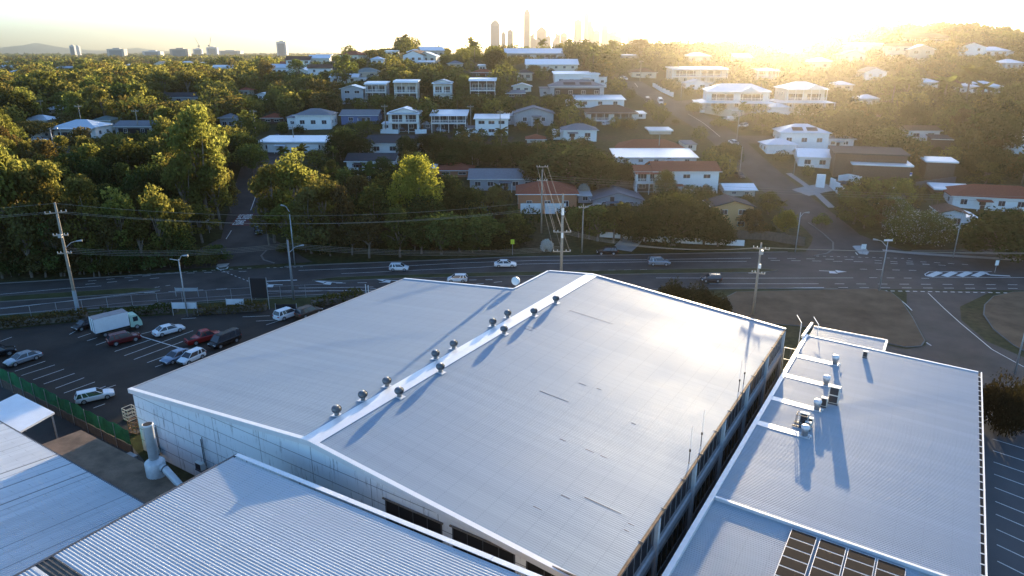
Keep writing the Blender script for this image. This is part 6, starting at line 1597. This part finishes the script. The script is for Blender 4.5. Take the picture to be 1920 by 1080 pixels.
for (x0,x1,yt,D,l) in [(131,140,86,2600,"left half of the pale twin apartment tower on the left horizon"),(141,149,87,2650,"right half of the pale twin apartment tower on the left horizon"),(519,537,79,2300,"pale blocky apartment tower standing alone above the left hills")]:
    tower(x0,x1,yt,D,l,"flat",.6,"apartment_tower","apartment tower","apartment towers on the horizon",mat("pale_tower",(.5,.5,.5),.7,var=.05))
for (x0,x1,yt,D,l,c) in [(318,352,92,1500,"brown flat-topped block on the left horizon",(.38,.30,.26)),(362,378,92,2200,"small grey block under the left construction crane",(.55,.55,.56)),(387,407,89,2200,"wider grey block under the right construction crane",(.55,.55,.56)),(408,450,95,2400,"long low pale building right of the construction cranes",(.4,.4,.4)),(200,232,92,1500,"cream low apartment block on the left ridge line",(.45,.42,.38)),(266,300,96,1700,"low grey office block left of the brown horizon block",(.5,.5,.5))]:
    o = tower(x0,x1,yt,D*1.5,l,"flat",.4,"distant_block","building","blocks on the left horizon",mat("block"+str(x0),c,.7,var=.05))
for (x, yt, lean, D, l) in ((374,73,-1,2200,"thin construction crane with its jib leaning left, on the left horizon"),(393,72,1,2200,"thin construction crane with its jib leaning right, on the left horizon")):
    dx, dy, dz = ray(x, 95); X = dx/dy*D; h = 36+(95-yt-4)/1374*D
    o = thing("tower_crane", l, "crane", (X, D, hz(X,D)), 0); zz = h-hz(X,D)
    MB().tube([(0,0,0),(0,0,zz-14)], .9, 5).build("mast", mat("crane_steel",(.3,.28,.25),.6,var=0), o)
    MB().tube([(2,0,zz-16),(-lean*-9,0,zz+8)], .7, 5).build("jib", MATS["crane_steel"], o); MB().box(-3,3,-1,1,zz-18,zz-14).build("cab", MATS["crane_steel"], o)
# mountains
def mountain(name, pts, D, depth, m):
    X = np.array([p[0] for p in pts], float); Yp = np.array([p[1] for p in pts], float)
    xs = np.linspace(X[0], X[-1], 90); hs = np.interp(xs, X, Yp)
    hs = hs + .5*np.sin(xs*.7)*.4
    v = []; n = len(xs)
    for k, (f, dd) in enumerate(((0,-depth),(.6,-depth*.4),(1,0),(.5,depth*.6),(0,depth))):
        for x, h in zip(xs, hs):
            t = (x-960)/F/1.0566; Z = (36 + (95.5-h)/1374*D)*f + (1-f)*0; v.append((t*D, D+dd, max(Z, -2)))
    idx = np.arange(5*n).reshape(5,n); f = np.stack([idx[:-1,:-1],idx[:-1,1:],idx[1:,1:],idx[1:,:-1]],-1).reshape(-1,4)
    o = bpy.data.objects.new(name, np_mesh(name, np.array(v), f, m)); COL.objects.link(o); return struct(o)
mountain("hills", [(-160,94),(-40,93),(0,91),(30,87),(55,86),(66,82),(74,82),(95,87),(125,91),(170,95),(230,95),(246,92),(256,90),(270,94),(300,95.5)], 10300, 1000, mat('distant_forest',(.11,.13,.13),.95,var=.1,scale=.001))

# hazy air; its density and warm tint also stand in for lens glare
hb = MB().box(-22000,22000,-300,11500,-6,330)
hm = bpy.data.materials.new("haze_air"); hm.use_nodes = True; nt = hm.node_tree; nt.nodes.clear()
pv = nt.nodes.new("ShaderNodeVolumePrincipled"); pv.inputs["Color"].default_value = (1,.91,.78,1); pv.inputs["Density"].default_value = HAZE
pv.inputs["Anisotropy"].default_value = .94
oo = nt.nodes.new("ShaderNodeOutputMaterial"); nt.links.new(pv.outputs[0], oo.inputs["Volume"])
hz_o = hb.build("haze", hm); hz_o["kind"] = "stuff"; tag(hz_o, "thin warm morning haze lying over the suburb and city")
